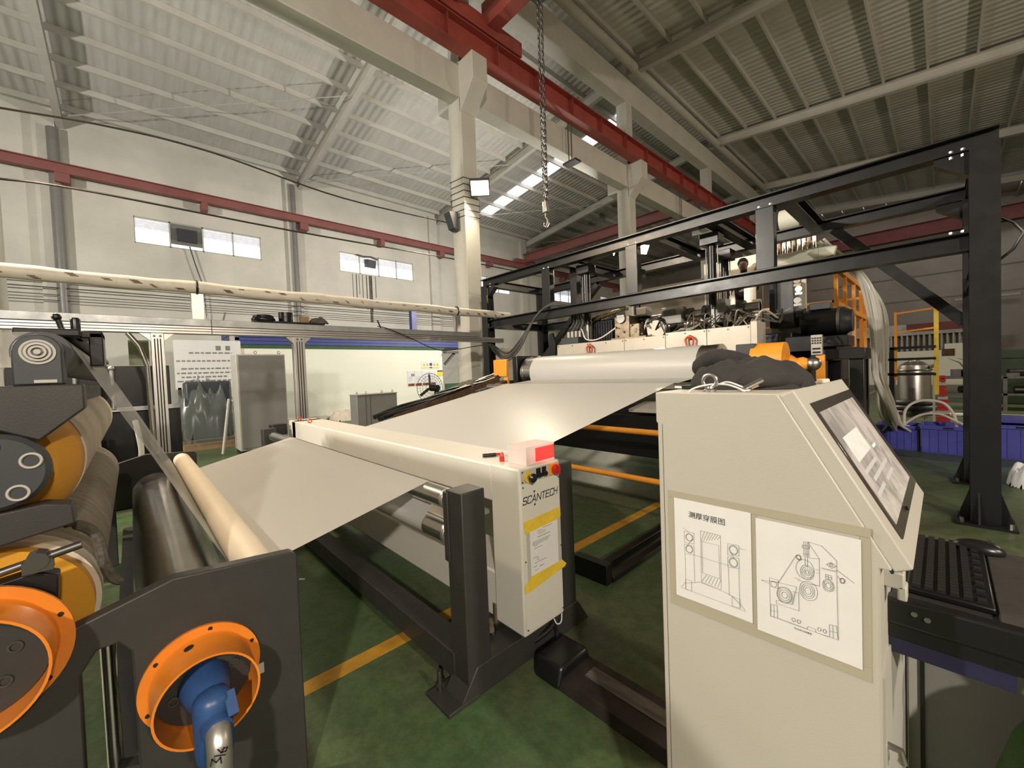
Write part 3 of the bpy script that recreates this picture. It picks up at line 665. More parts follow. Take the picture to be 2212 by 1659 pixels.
part(br, 'bearing_face', MB().cyl((-2.0,-.213,1.822), (-1.997,-.213,1.822), .036, seg=30), M['grey'])
part(to, 'top_roller', MB().cyl((-5.3,-.213,1.825), (-2.08,-.213,1.825), .070, seg=40), M['anth'], label='dark grey top roller')
part(to, 'cross_bar', MB().box(-5.3, -2.05, -.30, -.20, 1.63, 1.71), M['blackp'])
part(to, 'bearing_boss', MB().lathe([(0,0),(.118,0),(.118,.03),(.105,.045),(0,.045)], (-2.0,-.315,1.452), 'x', 40), M['anth'])
for a in (20, 95, -55): part(to, 'boss_screw', MB().torus((-1.952,-.315+.082*math.cos(R(a)),1.452+.082*math.sin(R(a))), .022, .004, 'x', 20, 6), M['lgrey'])
part(to, 'arm_block', MB().prism([(-.62,1.17),(-.155,1.255),(-.16,1.32),(-.22,1.335),(-.62,1.30)], 'x', -2.05, -1.97), M['blackp'], .005)
part(to, 'arm_block', MB().prism([(-.62,.96),(-.24,1.03),(-.195,1.05),(-.19,1.13),(-.235,1.155),(-.62,1.10)], 'x', -1.93, -1.87), M['black'], .005)
part(to, 'adjusting_rod', MB().cyl((-1.84,-.62,1.12), (-1.84,-.135,1.215), .012, seg=12), M['dsteel'])
part(to, 'rod_clamp', MB().cyl((-1.865,-.225,1.198), (-1.815,-.225,1.198), .026, seg=8).box(-1.86,-1.82,-.255,-.195,1.165,1.20), M['dsteel'])
part(to, 'actuator_pipe', MB().cyl((-2.05,-.105,.05), (-2.05,-.105,.87), .022, seg=18), M['chrome'])
part(to, 'actuator_pipe', MB().cyl((-2.05,-.03,.05), (-2.05,-.03,.62), .012, seg=12), M['steel'])
part(to, 'cross_beam', MB().box(-5.4, -1.95, -.12, .02, .20, .34), M['blackp'])
part(to, 'warning_tag', MB().box(-1.851, -1.846, .295, .33, .55, .59), M['lgrey'])
# lever and handle seen over the top roller
part(to, 'lever', MB().tube([(-2.6,-.185,1.93),(-2.6,-.205,1.96),(-2.6,-.214,2.0)], .010, 10).ball((-2.6,-.217,2.008), .016), M['black'])
part(to, 'handle_grip', MB().lathe([(.014,0),(.0155,.01),(.0165,.07),(.013,.078),(0,.08)], (-2.6,-.163,1.93), 'z', 18), M['black'])
part(to, 'knife_bar', MB().box(-5.2, -2.35, -.31, -.135, 1.905, 1.935), M['black'], .006)
part(to, 'knife_bracket', MB().box(-2.60, -2.42, -.118, -.075, 1.79, 1.93).box(-2.6,-2.42,-.16,-.075,1.905,1.935), M['black'], .005)
# rotary joint on the chrome roller's cover
rj = part(to, 'rotary_joint', MB().lathe([(.0,0),(.072,0),(.075,.02),(.068,.05),(.060,.09),(.045,.115),(0,.118)], (-1.80,.14,.645), 'x', 32), M['bluejoint'], label='blue cast rotary joint')
part(rj, 'joint_body', MB().lathe([(.030,-.17),(.050,-.165),(.054,-.14),(.055,.0),(.052,.03),(.040,.048),(.018,.058),(0,.060)], (-1.665,.146,.63), 'z', 28).cyl((-1.80,.142,.64),(-1.665,.146,.635),.050,seg=24), M['bluejoint'])
part(rj, 'joint_lug', MB().cyl((-1.655,.148,.60), (-1.600,.150,.585), .046, .042, seg=24).obox((-1.66,.188,.655),(-1.61,.192,.60),.03,.05), M['bluejoint'])
el = part(rj, 'elbow', MB().tube(curve_pts([(-1.625,.150,.592),(-1.595,.150,.580),(-1.573,.149,.545),(-1.568,.146,.46),(-1.568,.142,.34),(-1.568,.138,.2)], 25), .034, 24), M['alu'], label='silver pipe elbow with black marker writing')
part(el, 'collar', MB().torus((-1.612,.150,.588), .033, .007, 'x', 24, 8), M['steel'])
part(el, 'union_nut', MB().cyl((-1.568,.143,.395), (-1.568,.142,.36), .041, seg=24), M['steel'])
mb = MB(); o_, u_, v_ = (-1.5325,.150,.545), (0,.45,.89), (0,-.89,.45)
mb.stroke([(-.022,.022),(-.004,.026),(-.014,.010),(-.002,.004),(-.018,-.006)], .004, o_, u_, v_, (1,0,0))
mb.stroke([(.004,.022),(.004,-.006)], .004, o_, u_, v_, (1,0,0))
mb.stroke([(.022,.022),(.012,.008),(.014,-.004),(.024,-.004),(.024,.006),(.013,.006)], .004, o_, u_, v_, (1,0,0))
part(el, 'marker_writing', mb, M['ink'], smooth=False)
solo('rope_end', 'frayed dirty rope draped over the lower rubber roll', 'rope', MB().tube(curve_pts([(-2.1,-.19,1.225),(-2.12,-.165,1.215),(-2.14,-.12,1.16),(-2.15,-.105,1.05),(-2.15,-.085,.98),(-2.15,-.06,.955)], 24), [.010]*4+[.017]*13+[.014]*3+[.010]*5, 8), M['rope'])

# ------------------------------------------------------------------ control console
CY0, CY1 = 1.18, 1.88
co = thing('control_console', 'pebble grey sloped-front control console in the foreground', 'console', (-.35, 1.53, 0))
body = [(-.606,.04),(-.606,1.524),(-.611,1.528),(-.611,1.619),(-.286,1.619),(-.0785,1.242),(-.0785,1.235),(-.097,1.235),(-.097,.04)]
cb = part(co, 'body', MB().prism(body, 'y', CY0, CY1), M['consol'], .005)
part(co, 'plinth', MB().box(-.59, -.12, CY0+.03, CY1-.03, 0, .045), M['black'])
sd = Vector((.203,0,-.369)).normalized(); sn = Vector((.369,0,.203)).normalized(); s0 = Vector((-.266,0,1.6195))
def slab(s_a, s_b, y0, y1, h0, h1):
    mb = MB(); v = []
    for h in (h0, h1):
        for s_, y_ in ((s_a,y0),(s_b,y0),(s_b,y1),(s_a,y1)):
            p = s0+sd*s_+sn*h; v.append((p.x, y_, p.z))
    return mb.add(v, [(0,1,2,3),(7,6,5,4),(0,4,5,1),(1,5,6,2),(2,6,7,3),(3,7,4,0)])
fr = part(co, 'sloped_panel', slab(-.002, .432, CY0+.004, CY1-.002, -.02, .016), M['consol'], .004)
part(co, 'panel_gap', slab(.0, .432, CY0+.0015, CY0+.02, -.0245, -.0195), M['groove'])
bz = part(fr, 'screen_bezel', slab(.042, .386, CY0+.065, CY1+.0-.022, .016, .020), mat('smoky_bezel', (.055,.045,.038), .12, var=.1, scale=5), .001)
def screen_mat():
    m = bpy.data.materials.new('display_glass'); m.use_nodes = True; nt = m.node_tree; b = nt.nodes['Principled BSDF']
    b.inputs['Base Color'].default_value = (.12,.115,.105,1); b.inputs['Roughness'].default_value = .09
    b.inputs['Emission Color'].default_value = (.74,.60,.49,1); b.inputs['Emission Strength'].default_value = SCRN
    tc = nt.nodes.new('ShaderNodeTexCoord'); nz = nt.nodes.new('ShaderNodeTexNoise'); nz.inputs['Scale'].default_value = 9; nz.inputs['Detail'].default_value = 4; nz.inputs['Distortion'].default_value = 1.2
    cr = nt.nodes.new('ShaderNodeValToRGB'); cr.color_ramp.elements[0].position = .34; cr.color_ramp.elements[1].position = .62
    cr.color_ramp.elements[0].color = (.34,.29,.24,1); cr.color_ramp.elements[1].color = (.84,.68,.55,1)  # blotchy bright beige emission stands in for glare reflected on the screen
    nt.links.new(tc.outputs['Object'], nz.inputs['Vector']); nt.links.new(nz.outputs[0], cr.inputs[0]); nt.links.new(cr.outputs[0], b.inputs['Emission Color'])
    return m
part(fr, 'display', slab(.070, .358, CY0+.085, CY1-.085, .0202, .0212), screen_mat())
part(fr, 'status_window', slab(.148, .215, CY0+.13, CY0+.36, .0213, .0215), emit('screen_pale_window', (.85,.80,.62), .38, .25, 30))
part(fr, 'green_indicator', slab(.213, .220, CY0+.40, CY0+.455, .0213, .0217), emit('green_screen_mark', (.1,1,.15), 3.0))
for s_, y_, wd_ in ((.236,.12,.22), (.262,.16,.30), (.288,.10,.14), (.29,.30,.16)): part(fr, 'screen_field', slab(s_, s_+.010, CY0+y_, CY0+y_+wd_, .0213, .0215), emit('screen_text_band', (.50,.38,.30), .12))
p = s0+sd*.372+sn*.021
part(fr, 'panel_screw', MB().cyl((p.x,1.46,p.z), (p.x+.004,1.46,p.z+.002), .006, seg=12), M['black'])
# side panel seam, front door, handle
part(co, 'side_seam', MB().box(-.5910, -.5898, CY0-.0004, CY0+.002, .06, 1.522), M['groove'])
part(co, 'front_frame', MB().box(-.097, -.092, CY0+.02, CY1-.02, .06, .98), M['lgrey'])
part(co, 'door_gasket', MB().box(-.093, -.088, CY1-.04, CY1-.012, .06, .98), M['black'])
dr = part(co, 'open_door', MB().box(-.055, .60, CY1+.02, CY1+.045, .10, .955), M['grey'], .004, label='grey console door swung open')
part(dr, 'door_edge', MB().box(-.088, -.056, CY1+.015, CY1+.05, .10, .955), M['lgrey'], .003)
part(dr, 'door_gasket', MB().box(-.058, -.047, CY1+.008, CY1+.02, .10, .955), M['black'])
part(co, 'door_handle', MB().tube([(-.095,1.24,.80),(-.070,1.24,.80),(-.066,1.24,.775),(-.070,1.26,.76)], .008, 8), M['steel'])
part(co, 'side_latch', MB().box(-.10, -.062, 1.26, 1.30, 1.165, 1.205).box(-.075,-.058,1.26,1.30,1.14,1.175), M['lgrey'], .004)
# keyboard drawer
tr = part(co, 'keyboard_tray', MB().box(-.095, .34, 1.37, 1.90, 1.080, 1.092), M['blackp'], .003, label='black pull-out keyboard tray')
part(tr, 'tray_rail', MB().box(-.10, .34, 1.335, 1.372, 1.045, 1.11), M['black'], .006)
part(tr, 'slide_bracket', MB().box(-.10, .22, 1.345, 1.36, 1.010, 1.046), M['black'])
part(tr, 'drawer_skirt', MB().box(-.10, .106, 1.355, 1.40, .965, 1.040), M['navy'])
for x, z in ((-.05,1.085),(-.028,1.08),(.145,1.08),(.165,1.075)): part(tr, 'rail_screw', MB().cyl((x,1.335,z), (x,1.331,z), .006, seg=10), M['steel'])
part(tr, 'wrist_pad', MB().box(.085, .33, 1.39, 1.88, 1.092, 1.100), mat('dusty_rubber_mat', (.05,.043,.037), .8, var=.2, scale=30), .003)
kb = thing('keyboard', 'black computer keyboard on the pull-out tray', 'keyboard', (.015, 1.64, 1.092))
part(kb, 'case', MB().box(-.068, .082, 1.43, 1.87, 1.0925, 1.108), M['black'], .004)
key = None
for rw in range(6):
    for c in range(21 if rw < 5 else 8):
        wd = .0165 if rw < 5 else .035
        yy = 1.442+c*.0202 if rw < 5 else 1.442+c*.053
        if key is None:
            key = part(kb, 'key', MB().prism([(-.0085,1.108),(.0085,1.108),(.0068,1.116),(-.0068,1.116)], 'y', 1.442, 1.442+wd), mat('key_cap', (.03,.028,.027), .25), 0)
            k0 = key; kx = -.050; key.location.x = kx
        else:
            if rw < 5: c_ = copy_part(k0, kb, (rw*.0222, yy-1.442, 0))
            else:
                c_ = copy_part(k0, kb, (rw*.0222, yy-1.442, 0)); c_.scale.y = 1.0
mo = thing('computer_mouse', 'black computer mouse resting at the back of the tray', 'mouse', (.065, 1.86, 1.10))
part(mo, 'shell', MB().ball((.070,1.85,1.108), .032, 20, 12, (1.75,1.0,.85)), M['black'])
part(mo, 'wheel', MB().cyl((.095,1.846,1.131), (.095,1.854,1.131), .008, seg=14), M['anth'])
# eyebolt, ties, clip on top
eb = thing('eye_bolt', 'steel lifting eye bolt on the console top edge', 'eye bolt', (-.469, 1.235, 1.619))
part(eb, 'collar', MB().lathe([(.016,0),(.017,.006),(.010,.010),(.009,.016)], (-.469,1.235,1.619), 'z', 18), M['steel'])
part(eb, 'ring', MB().torus((-.469,1.235,1.651), .0185, .0055, 'y', 28, 10), M['steel'])
solo('cable_tie', 'white cable tie threaded through the eye bolt', 'cable tie', MB().tube(curve_pts([(-.53,1.20,1.603),(-.51,1.21,1.628),(-.469,1.23,1.640),(-.43,1.245,1.640),(-.40,1.24,1.632),(-.375,1.23,1.622)], 24), .0028, 6), M['paper'])
solo('cable_tie', 'loose white cable tie looping along the console top', 'cable tie', MB().tube(curve_pts([(-.455,1.24,1.636),(-.43,1.26,1.646),(-.395,1.27,1.632),(-.37,1.255,1.6235),(-.385,1.24,1.6225)], 20), .0026, 6), M['paper'])
solo('metal_clip', 'small chrome clip lying beside the cable ties', 'clip', MB().cyl((-.385,1.26,1.627), (-.345,1.28,1.652), .0075, seg=14).box(-.39,-.37,1.25,1.27,1.6195,1.628), M['chrome'])
solo('wood_chip', 'small tan offcut under the jacket edge', 'offcut', MB().obox((-.39,1.32,1.626), (-.365,1.34,1.640), .012, .012), M['cardb'])
solo('paper_scrap', 'crumpled beige scrap on the console top corner', 'paper', MB().prism([(-.30,1.72),(-.28,1.70),(-.262,1.715),(-.268,1.75),(-.29,1.755)], 'z', 1.6195, 1.635), M['cream'], bev=.004)
solo('black_tray', 'black open tray at the rear edge of the console top', 'tray', MB().prism([(-.60,1.34),(-.50,1.34),(-.52,1.80),(-.605,1.80)], 'z', 1.6195, 1.632), M['black'])
# jacket: folded cloth with ridges
def cloth_blob(cx, cy, z0, lx, ly, h, seed, nx=46, ny=30, folds=()):
    mb = MB(); off = Vector((seed*3.7, seed*1.3, seed*.7))
    def hgt(u, v):
        r = (abs(u)**2.6+abs(v)**2.6)**(1/2.6)
        if r >= 1: return 0
        base = (1-r**3.2)**.5
        w_ = Vector((u*1.3+v*.9, v*3.2-u*1.1, 0))+off
        q = 1-2*abs(noise.noise(w_*1.1)); q2 = 1-2*abs(noise.noise(w_*2.6+Vector((5,2,1)))); q3 = noise.noise(w_*.8+Vector((9,9,9)))
        return h*base*(.66+.24*q+.12*q2+.22*q3+.16*math.exp(-((u+.6)**2+(v-.1)**2)/.06))
    for j in range(ny+1):
        for i in range(nx+1):
            u = -1+2*i/nx; v = -1+2*j/ny
            k = 1+.05*math.sin(5*u+seed)+.04*math.sin(7*v)
            mb.v.append((cx+lx*u*k, cy+ly*v*k, z0+max(.001, hgt(u, v))))
    for j in range(ny):
        for i in range(nx):
            u = -1+2*(i+.5)/nx; v = -1+2*(j+.5)/ny
            if (abs(u)**2.6+abs(v)**2.6)**(1/2.6) < 1.02:
                a = j*(nx+1)+i; mb.f.append((a, a+1, a+nx+2, a+nx+1))
    used = sorted({k for f in mb.f for k in f}); mp = {k: i for i, k in enumerate(used)}
    mb.v = [mb.v[k] for k in used]; mb.f = [tuple(mp[k] for k in f) for f in mb.f]
    return mb
jk = solo('folded_jacket', 'crumpled charcoal jacket heaped on top of the console', 'jacket', cloth_blob(-.455, 1.52, 1.6195, .165, .20, .098, 3, 80, 60), M['cloth'])
jm = jk.modifiers.new('subdivide', 'SUBSURF'); jm.levels = 1; jm.render_levels = 1
part(jk, 'sleeve', MB().tube(curve_pts([(-.60,1.52,1.66),(-.585,1.48,1.695),(-.545,1.47,1.72),(-.50,1.50,1.715),(-.47,1.55,1.70)], 20), [.012,.020,.028,.032,.034,.034,.032,.030]+[.03]*16, 12), M['cloth'])
part(jk, 'cuff', MB().tube(curve_pts([(-.43,1.36,1.632),(-.38,1.345,1.645),(-.33,1.37,1.645),(-.30,1.44,1.640)], 16), [.012,.018,.022,.024]+[.022]*14, 12), M['cloth'])
# the two taped drawings
def decode(s): return [[tuple(int(q)/1e4 for q in p.split(',')) for p in st.split(' ')] for st in s.split('|')]
D1 = '290,2030 580,2040 570,1720 290,1690 290,2030|290,1640 570,1660 570,1400 290,1350 290,1640|300,1350 300,290|560,1390 570,570|770,2170 1310,2170 1300,630 760,650 770,2170|800,1860 1260,1870 1270,930 800,940 800,1860|1500,2000 1780,2020 1780,1730 1490,1680 1500,2000|1490,1630 1780,1670 1780,1390 1490,1340 1490,1630|1500,1340 1510,550|1770,1390 1770,290|290,570 470,580 470,280 290,270 290,570|1580,550 1780,540 1780,290 1580,280 1580,550|160,300 270,450 590,580 700,640 1420,590 1570,560 1790,400 1900,290|160,280 1910,260|250,2120 450,2030|550,1860 370,1620|560,1390 780,1390 1290,1380 1530,1390|1560,1790 1650,1630|1780,1950 1940,1950|780,1870 880,2160|850,1890 960,2160|930,1920 1030,2160|1000,1950 1100,2160|1070,1980 1170,2160|1140,2000 1240,2160|1220,2030 1310,2150|780,690 910,920|870,680 990,920|960,680 1060,920|1040,670 1140,920|1130,670 1220,920|1210,670 1300,920|540,1880 540,1840 520,1810 500,1790 470,1770 440,1760 400,1770 370,1780 350,1810 330,1840 330,1880 340,1910 350,1940 380,1970 410,1990 440,1990 470,1990 500,1970 530,1950 540,1920 540,1880|530,1880 520,1850 510,1820 490,1800 460,1790 440,1780 410,1780 380,1800 360,1820 350,1850 350,1880 350,1910 370,1930 390,1960 410,1970 440,1980 470,1970 490,1960 510,1940 520,1910 530,1880|540,1530 530,1490 510,1460 490,1430 460,1410 430,1410 390,1410 360,1430 340,1450 330,1480 320,1520 330,1550 340,1590 370,1610 400,1630 430,1640 470,1630 490,1620 520,1590 530,1560 540,1530|520,1530 510,1500 500,1470 480,1450 460,1430 430,1420 400,1430 370,1440 350,1460 340,1490 340,1520 340,1550 360,1580 380,1600 400,1610 430,1620 460,1620 480,1600 500,1580 520,1560 520,1530|1750,1860 1740,1820 1730,1790 1700,1760 1670,1740 1640,1730 1610,1740 1580,1750 1550,1780 1540,1820 1530,1860 1540,1900 1550,1930 1580,1960 1610,1980 1640,1990 1680,1980 1710,1960 1730,1930 1750,1900 1750,1860|1740,1860 1730,1830 1720,1800 1700,1770 1670,1750 1640,1750 1610,1750 1580,1770 1560,1790 1550,1820 1550,1860 1550,1890 1570,1920 1590,1950 1610,1960 1640,1970 1670,1960 1700,1950 1720,1920 1730,1890 1740,1860|1740,1510 1740,1470 1720,1440 1700,1410 1670,1390 1630,1380 1600,1380 1570,1400 1540,1430 1530,1460 1520,1500 1530,1540 1550,1580 1570,1610 1600,1630 1640,1630 1670,1630 1700,1610 1720,1580 1740,1550 1740,1510|1730,1510 1720,1480 1710,1440 1690,1420 1660,1400 1630,1400 1600,1400 1580,1410 1560,1440 1540,1470 1540,1500 1540,1540 1560,1570 1580,1590 1610,1610 1640,1620 1670,1610 1690,1600 1710,1570 1730,1540 1730,1510'
D2 = '1130,2670 1400,2650 1680,2380 1690,500|1130,2670 1350,2330 1350,1660 1190,1640|1150,2280 1350,2320|1050,2650 1150,2660 1150,2300 1050,2290 1050,2650|1020,2560 1160,2570 1160,2510 1020,2490 1020,2560|1030,2350 1150,2360|1090,2630 1090,2310|1120,2640 1120,2300|1070,2270 1070,2060 1120,2060 1120,2290|890,2260 500,1440 110,1370|110,1370 300,1340|1670,2170 1990,1960|300,1500 490,1500 490,1280|300,1500 310,490 1510,490|310,1420 490,1440 490,1280 320,1280|800,1320 930,1340 930,880 450,880 440,950 550,990 780,980 850,1320|330,810 460,830 470,510 310,500 330,810|320,650 470,660|390,820 390,510|1530,800 1660,820 1690,500 1530,500 1530,800|1530,640 1680,660|1590,810 1600,500|1490,2230 1580,2310 1670,2240 1580,2170 1490,2230|1470,1990 1580,1990 1580,1890 1470,1890 1470,1990|1470,1940 1580,1940|1520,1990 1520,1890|1390,2120 1670,2130|1390,2100 1660,2110|470,510 1090,500 1110,570 1260,560 1260,490 1530,500|1280,2040 1350,2040|1290,1960 1350,1960|910,1650 1350,1660|490,1440 890,1470|890,1470 800,990|1690,2020 1730,1970|850,1690 960,1680|990,2230 990,2210 980,2190 970,2180 950,2170 940,2160 920,2170 910,2180 900,2190 890,2210 890,2230 890,2250 900,2270 910,2280 920,2290 940,2300 960,2290 970,2280 980,2270 990,2250 990,2230|980,2230 980,2220 970,2200 960,2190 950,2180 940,2180 930,2180 920,2190 910,2200 900,2210 900,2230 900,2250 910,2260 920,2270 930,2280 940,2280 950,2280 960,2270 970,2260 980,2250 980,2230|1830,1940 1820,1920 1820,1910 1810,1890 1800,1880 1780,1880 1770,1880 1750,1890 1740,1900 1740,1920 1740,1940 1740,1960 1750,1980 1760,1990 1770,2000 1780,2000 1800,2000 1810,1990 1820,1980 1830,1960 1830,1940|1820,1940 1810,1930 1810,1910 1800,1900 1790,1900 1780,1890 1770,1900 1760,1900 1750,1910 1750,1930 1750,1940 1750,1960 1750,1970 1760,1980 1770,1990 1780,1990 1790,1990 1800,1980 1810,1970 1820,1960 1820,1940|1240,1920 1240,1860 1220,1810 1190,1770 1150,1740 1110,1730 1060,1740 1020,1760 990,1800 980,1850 970,1910 980,1960 1000,2010 1030,2060 1070,2080 1110,2090 1150,2080 1190,2060 1220,2020 1240,1970 1240,1920|1210,1920 1200,1870 1190,1840 1170,1810 1140,1790 1110,1780 1070,1780 1050,1800 1020,1830 1010,1870 1000,1910 1010,1950 1030,1990 1050,2020 1080,2040 1110,2050 1140,2040 1170,2020 1190,1990 1210,1960 1210,1920|1170,1910 1170,1890 1160,1860 1140,1850 1130,1830 1110,1830 1090,1830 1070,1840 1060,1860 1050,1880 1040,1910 1050,1940 1060,1960 1070,1980 1090,1990 1110,2000 1130,1990 1150,1980 1160,1960 1170,1940 1170,1910|1140,1910 1140,1900 1140,1890 1130,1880 1120,1870 1110,1870 1100,1870 1090,1880 1080,1880 1080,1900 1070,1910 1080,1920 1080,1940 1090,1950 1100,1950 1110,1960 1120,1950 1130,1950 1140,1940 1140,1930 1140,1910|1250,1980 1240,1900 1210,1840 1170,1780 1120,1750 1060,1730 1010,1740 950,1770 910,1830 890,1890 880,1970 890,2040 920,2110 960,2160 1010,2200 1070,2210 1130,2200 1180,2170 1210,2120 1240,2050 1250,1980|1250,1460 1250,1410 1230,1360 1200,1310 1160,1290 1120,1270 1070,1280 1040,1300 1010,1340 990,1390 980,1450 990,1500 1010,1550 1040,1600 1080,1620 1120,1630 1160,1630 1200,1600 1230,1570 1250,1520 1250,1460|1220,1460 1220,1420 1200,1380 1180,1350 1150,1330 1120,1320 1090,1320 1060,1340 1030,1370 1020,1410 1020,1450 1020,1490 1040,1530 1060,1560 1090,1580 1120,1590 1150,1580 1180,1570 1200,1540 1220,1500 1220,1460|1180,1460 1180,1430 1170,1410 1160,1390 1140,1380 1120,1370 1100,1370 1080,1380 1070,1400 1060,1420 1050,1450 1060,1480 1070,1500 1080,1520 1100,1530 1120,1540 1140,1540 1160,1520 1170,1510 1180,1480 1180,1460|1310,1470 1300,1400 1280,1330 1240,1270 1180,1240 1130,1220 1070,1230 1020,1260 980,1310 950,1370 950,1450 960,1520 980,1590 1030,1650 1080,1680 1130,1700 1190,1690 1240,1660 1280,1610 1300,1540 1310,1470|770,1170 770,1120 740,1060 710,1020 670,990 630,980 580,980 540,1000 510,1040 490,1090 480,1150 490,1210 510,1260 540,1310 590,1340 630,1350 680,1340 720,1320 750,1280 770,1230 770,1170|740,1170 730,1130 720,1090 690,1060 660,1030 630,1020 590,1030 560,1040 540,1070 520,1110 520,1150 520,1200 540,1240 560,1270 600,1290 630,1300 660,1300 690,1280 720,1250 730,1210 740,1170|690,1170 690,1140 680,1120 660,1100 650,1090 630,1090 610,1090 590,1100 580,1110 570,1130 570,1160 570,1180 580,1200 590,1220 610,1240 630,1240 650,1240 670,1230 680,1210 690,1190 690,1170|790,1180 780,1110 760,1050 720,1000 680,970 620,950 570,960 530,980 490,1030 470,1080 460,1150 470,1220 490,1280 530,1330 580,1360 630,1370 680,1370 730,1340 760,1300 790,1240 790,1180|1630,1740 1620,1690 1610,1650 1580,1620 1550,1600 1520,1590 1480,1590 1450,1610 1430,1640 1420,1680 1410,1730 1420,1770 1430,1820 1460,1850 1490,1870 1520,1880 1550,1870 1580,1850 1610,1820 1620,1780 1630,1740|1600,1740 1600,1700 1580,1670 1570,1650 1540,1630 1520,1620 1490,1630 1470,1640 1450,1670 1440,1700 1440,1730 1440,1760 1450,1800 1470,1820 1500,1840 1520,1840 1550,1840 1570,1820 1590,1800 1600,1770 1600,1740|1570,1740 1560,1720 1560,1700 1550,1680 1530,1670 1520,1670 1500,1670 1490,1680 1480,1690 1470,1710 1470,1730 1470,1750 1480,1770 1490,1780 1510,1790 1520,1800 1530,1800 1550,1790 1560,1770 1560,1760 1570,1740|460,1360 450,1340 440,1310 430,1300 410,1280 390,1280 370,1280 360,1290 340,1310 330,1330 330,1350 330,1380 340,1400 360,1420 380,1430 400,1440 420,1430 430,1420 450,1410 460,1390 460,1360|850,610 850,600 840,580 830,570 820,560 810,560 800,560 790,570 780,580 780,590 780,600 780,620 780,630 790,640 800,650 810,650 820,650 830,650 840,640 850,620 850,610|960,610 960,600 950,590 940,570 930,570 920,560 910,560 900,570 890,580 890,590 890,600 890,620 900,630 900,640 910,650 920,650 940,650 950,650 950,640 960,630 960,610|1370,600 1360,580 1360,570 1350,560 1340,550 1330,550 1320,550 1310,550 1310,560 1300,570 1300,590 1300,600 1310,620 1310,630 1320,630 1330,640 1340,640 1350,630 1360,620 1370,610 1370,600|1470,600 1470,590 1460,570 1460,560 1450,550 1440,550 1430,550 1420,560 1410,570 1410,580 1400,590 1410,600 1410,620 1420,630 1430,640 1440,640 1450,640 1460,630 1460,620 1470,610 1470,600|1600,2240 1600,2230 1600,2220 1590,2220 1580,2210 1580,2210 1570,2210 1560,2210 1560,2220 1550,2230 1550,2240 1550,2250 1560,2260 1560,2270 1570,2280 1580,2280 1590,2280 1590,2270 1600,2260 1600,2250 1600,2240'
def sheet(lab, ox, oz, wd, ht, data, title=None, bold=None):
    root = thing('drawing_sheet', lab, 'drawing', (ox+wd/2, CY0-.001, oz), 'drawings taped on the console side')
    mb = MB(); n = 8
    for y_ in (CY0-.0022, CY0-.0014):
        for j in range(2):
            for i in range(n+1): mb.v.append((ox+wd*i/n, y_-.0006*math.sin(i*1.7), oz+ht*j))
    for i in range(n): mb.f += [(i, i+1, n+2+i, n+1+i)]
    part(root, 'page', mb, M['paper'])
    mb = MB()
    for st in decode(data): mb.stroke(st, .00075, (ox, CY0-.0031, oz), (1,0,0), (0,0,1), (0,-1,0))
    part(root, 'line_drawing', mb, M['inkg'], smooth=False)
    if title:
        body_, x, z, size, sp = title
        part(root, 'caption', text_mb(body_, size, (x, CY0-.0032, z), (1,0,0), (0,0,1), sp), M['ink'], smooth=False)
    return root
T1 = '\u6d4b\u539a\u7a7f\u819c\u56fe'; T2 = '\u538b\u5149\u90e8\u5206\u7a7f\u819c\u56fe'
sheet('paper drawing of the scanner posts with a bold heading', -.559, 1.004, .208, .298, D1, (T1, -.5165, 1.2535, .0205, 1.0))
sheet('paper drawing of the roller stack, the wider of the two', -.340, .993, .212, .299, D2, (T2, -.258, 1.0315, .0052, 1.0))
for lab_, a_, b_, c_, d_ in (('clear tape along the top of the two drawings',-.578,-.112,1.300,1.322), ('clear tape along the foot of the two drawings',-.578,-.112,.970,1.003), ('clear tape down the gap between the drawings',-.353,-.338,1.0035,1.2995), ('clear tape down the outer edge of the headed drawing',-.578,-.557,1.0035,1.2995), ('clear tape down the outer edge of the wider drawing',-.130,-.112,1.0035,1.2995)):
    solo('clear_tape', lab_, 'tape', MB().box(a_, b_, CY0-.0012, CY0-.0004, c_, d_), M['tapec'], 'clear tape on the console side')
gs = thing('green_sack', 'green cloth sack standing against the open console door', 'sack', (.29, 1.72, 0))
mb = MB().ball((.29,1.72,.40), .40, 40, 30, (.52,.33,1))
mb.v = [(x+.018*noise.noise(Vector((x*9,y*9,z*5))), y+.018*noise.noise(Vector((x*9+7,y*9,z*5))), max(.002, z)) for x, y, z in mb.v]
part(gs, 'sack_body', mb, M['greencloth'])
part(gs, 'sack_neck', MB().lathe([(.06,.76),(.035,.80),(.05,.84),(.075,.88),(.06,.885)], (.29,1.72,0), 'z', 20), M['greencloth'])
# cable cover on the floor between scanner and console
cc = thing('cable_cover', 'low dark cable trunking on the floor from scanner to console', 'cable cover', (-1.05, 1.72, 0))
part(cc, 'trunking', MB().prism([(1.575,0),(1.86,0),(1.845,.05),(1.60,.05)], 'x', -1.42, -.612), mat('worn_dark_steel', (.05,.040,.036), .5, .3, var=.5, scale=7), .004)
part(cc, 'end_boot', MB().prism([(1.56,0),(1.87,0),(1.83,.11),(1.60,.11)], 'x', -1.585, -1.40), M['black'], .02)
part(cc, 'worn_lid', MB().box(-1.33, -.63, 1.70, 1.79, .0505, .053), mat('scuffed_lid', (.20,.18,.165), .6, var=.6, scale=5, stretch=(1,6,1)))
part(cc, 'lead', MB().tube(curve_pts([(-1.68,1.84,.16),(-1.66,1.86,.06),(-1.62,1.80,.02),(-1.56,1.74,.05)], 16), .012, 8), M['black'])
solo('floor_scrap', 'white paper scrap on the floor beside the black side plate', 'scrap', MB().obox((-3.772,0.966,.003),(-3.732,0.996,.003), .022, .003), M['paper'])
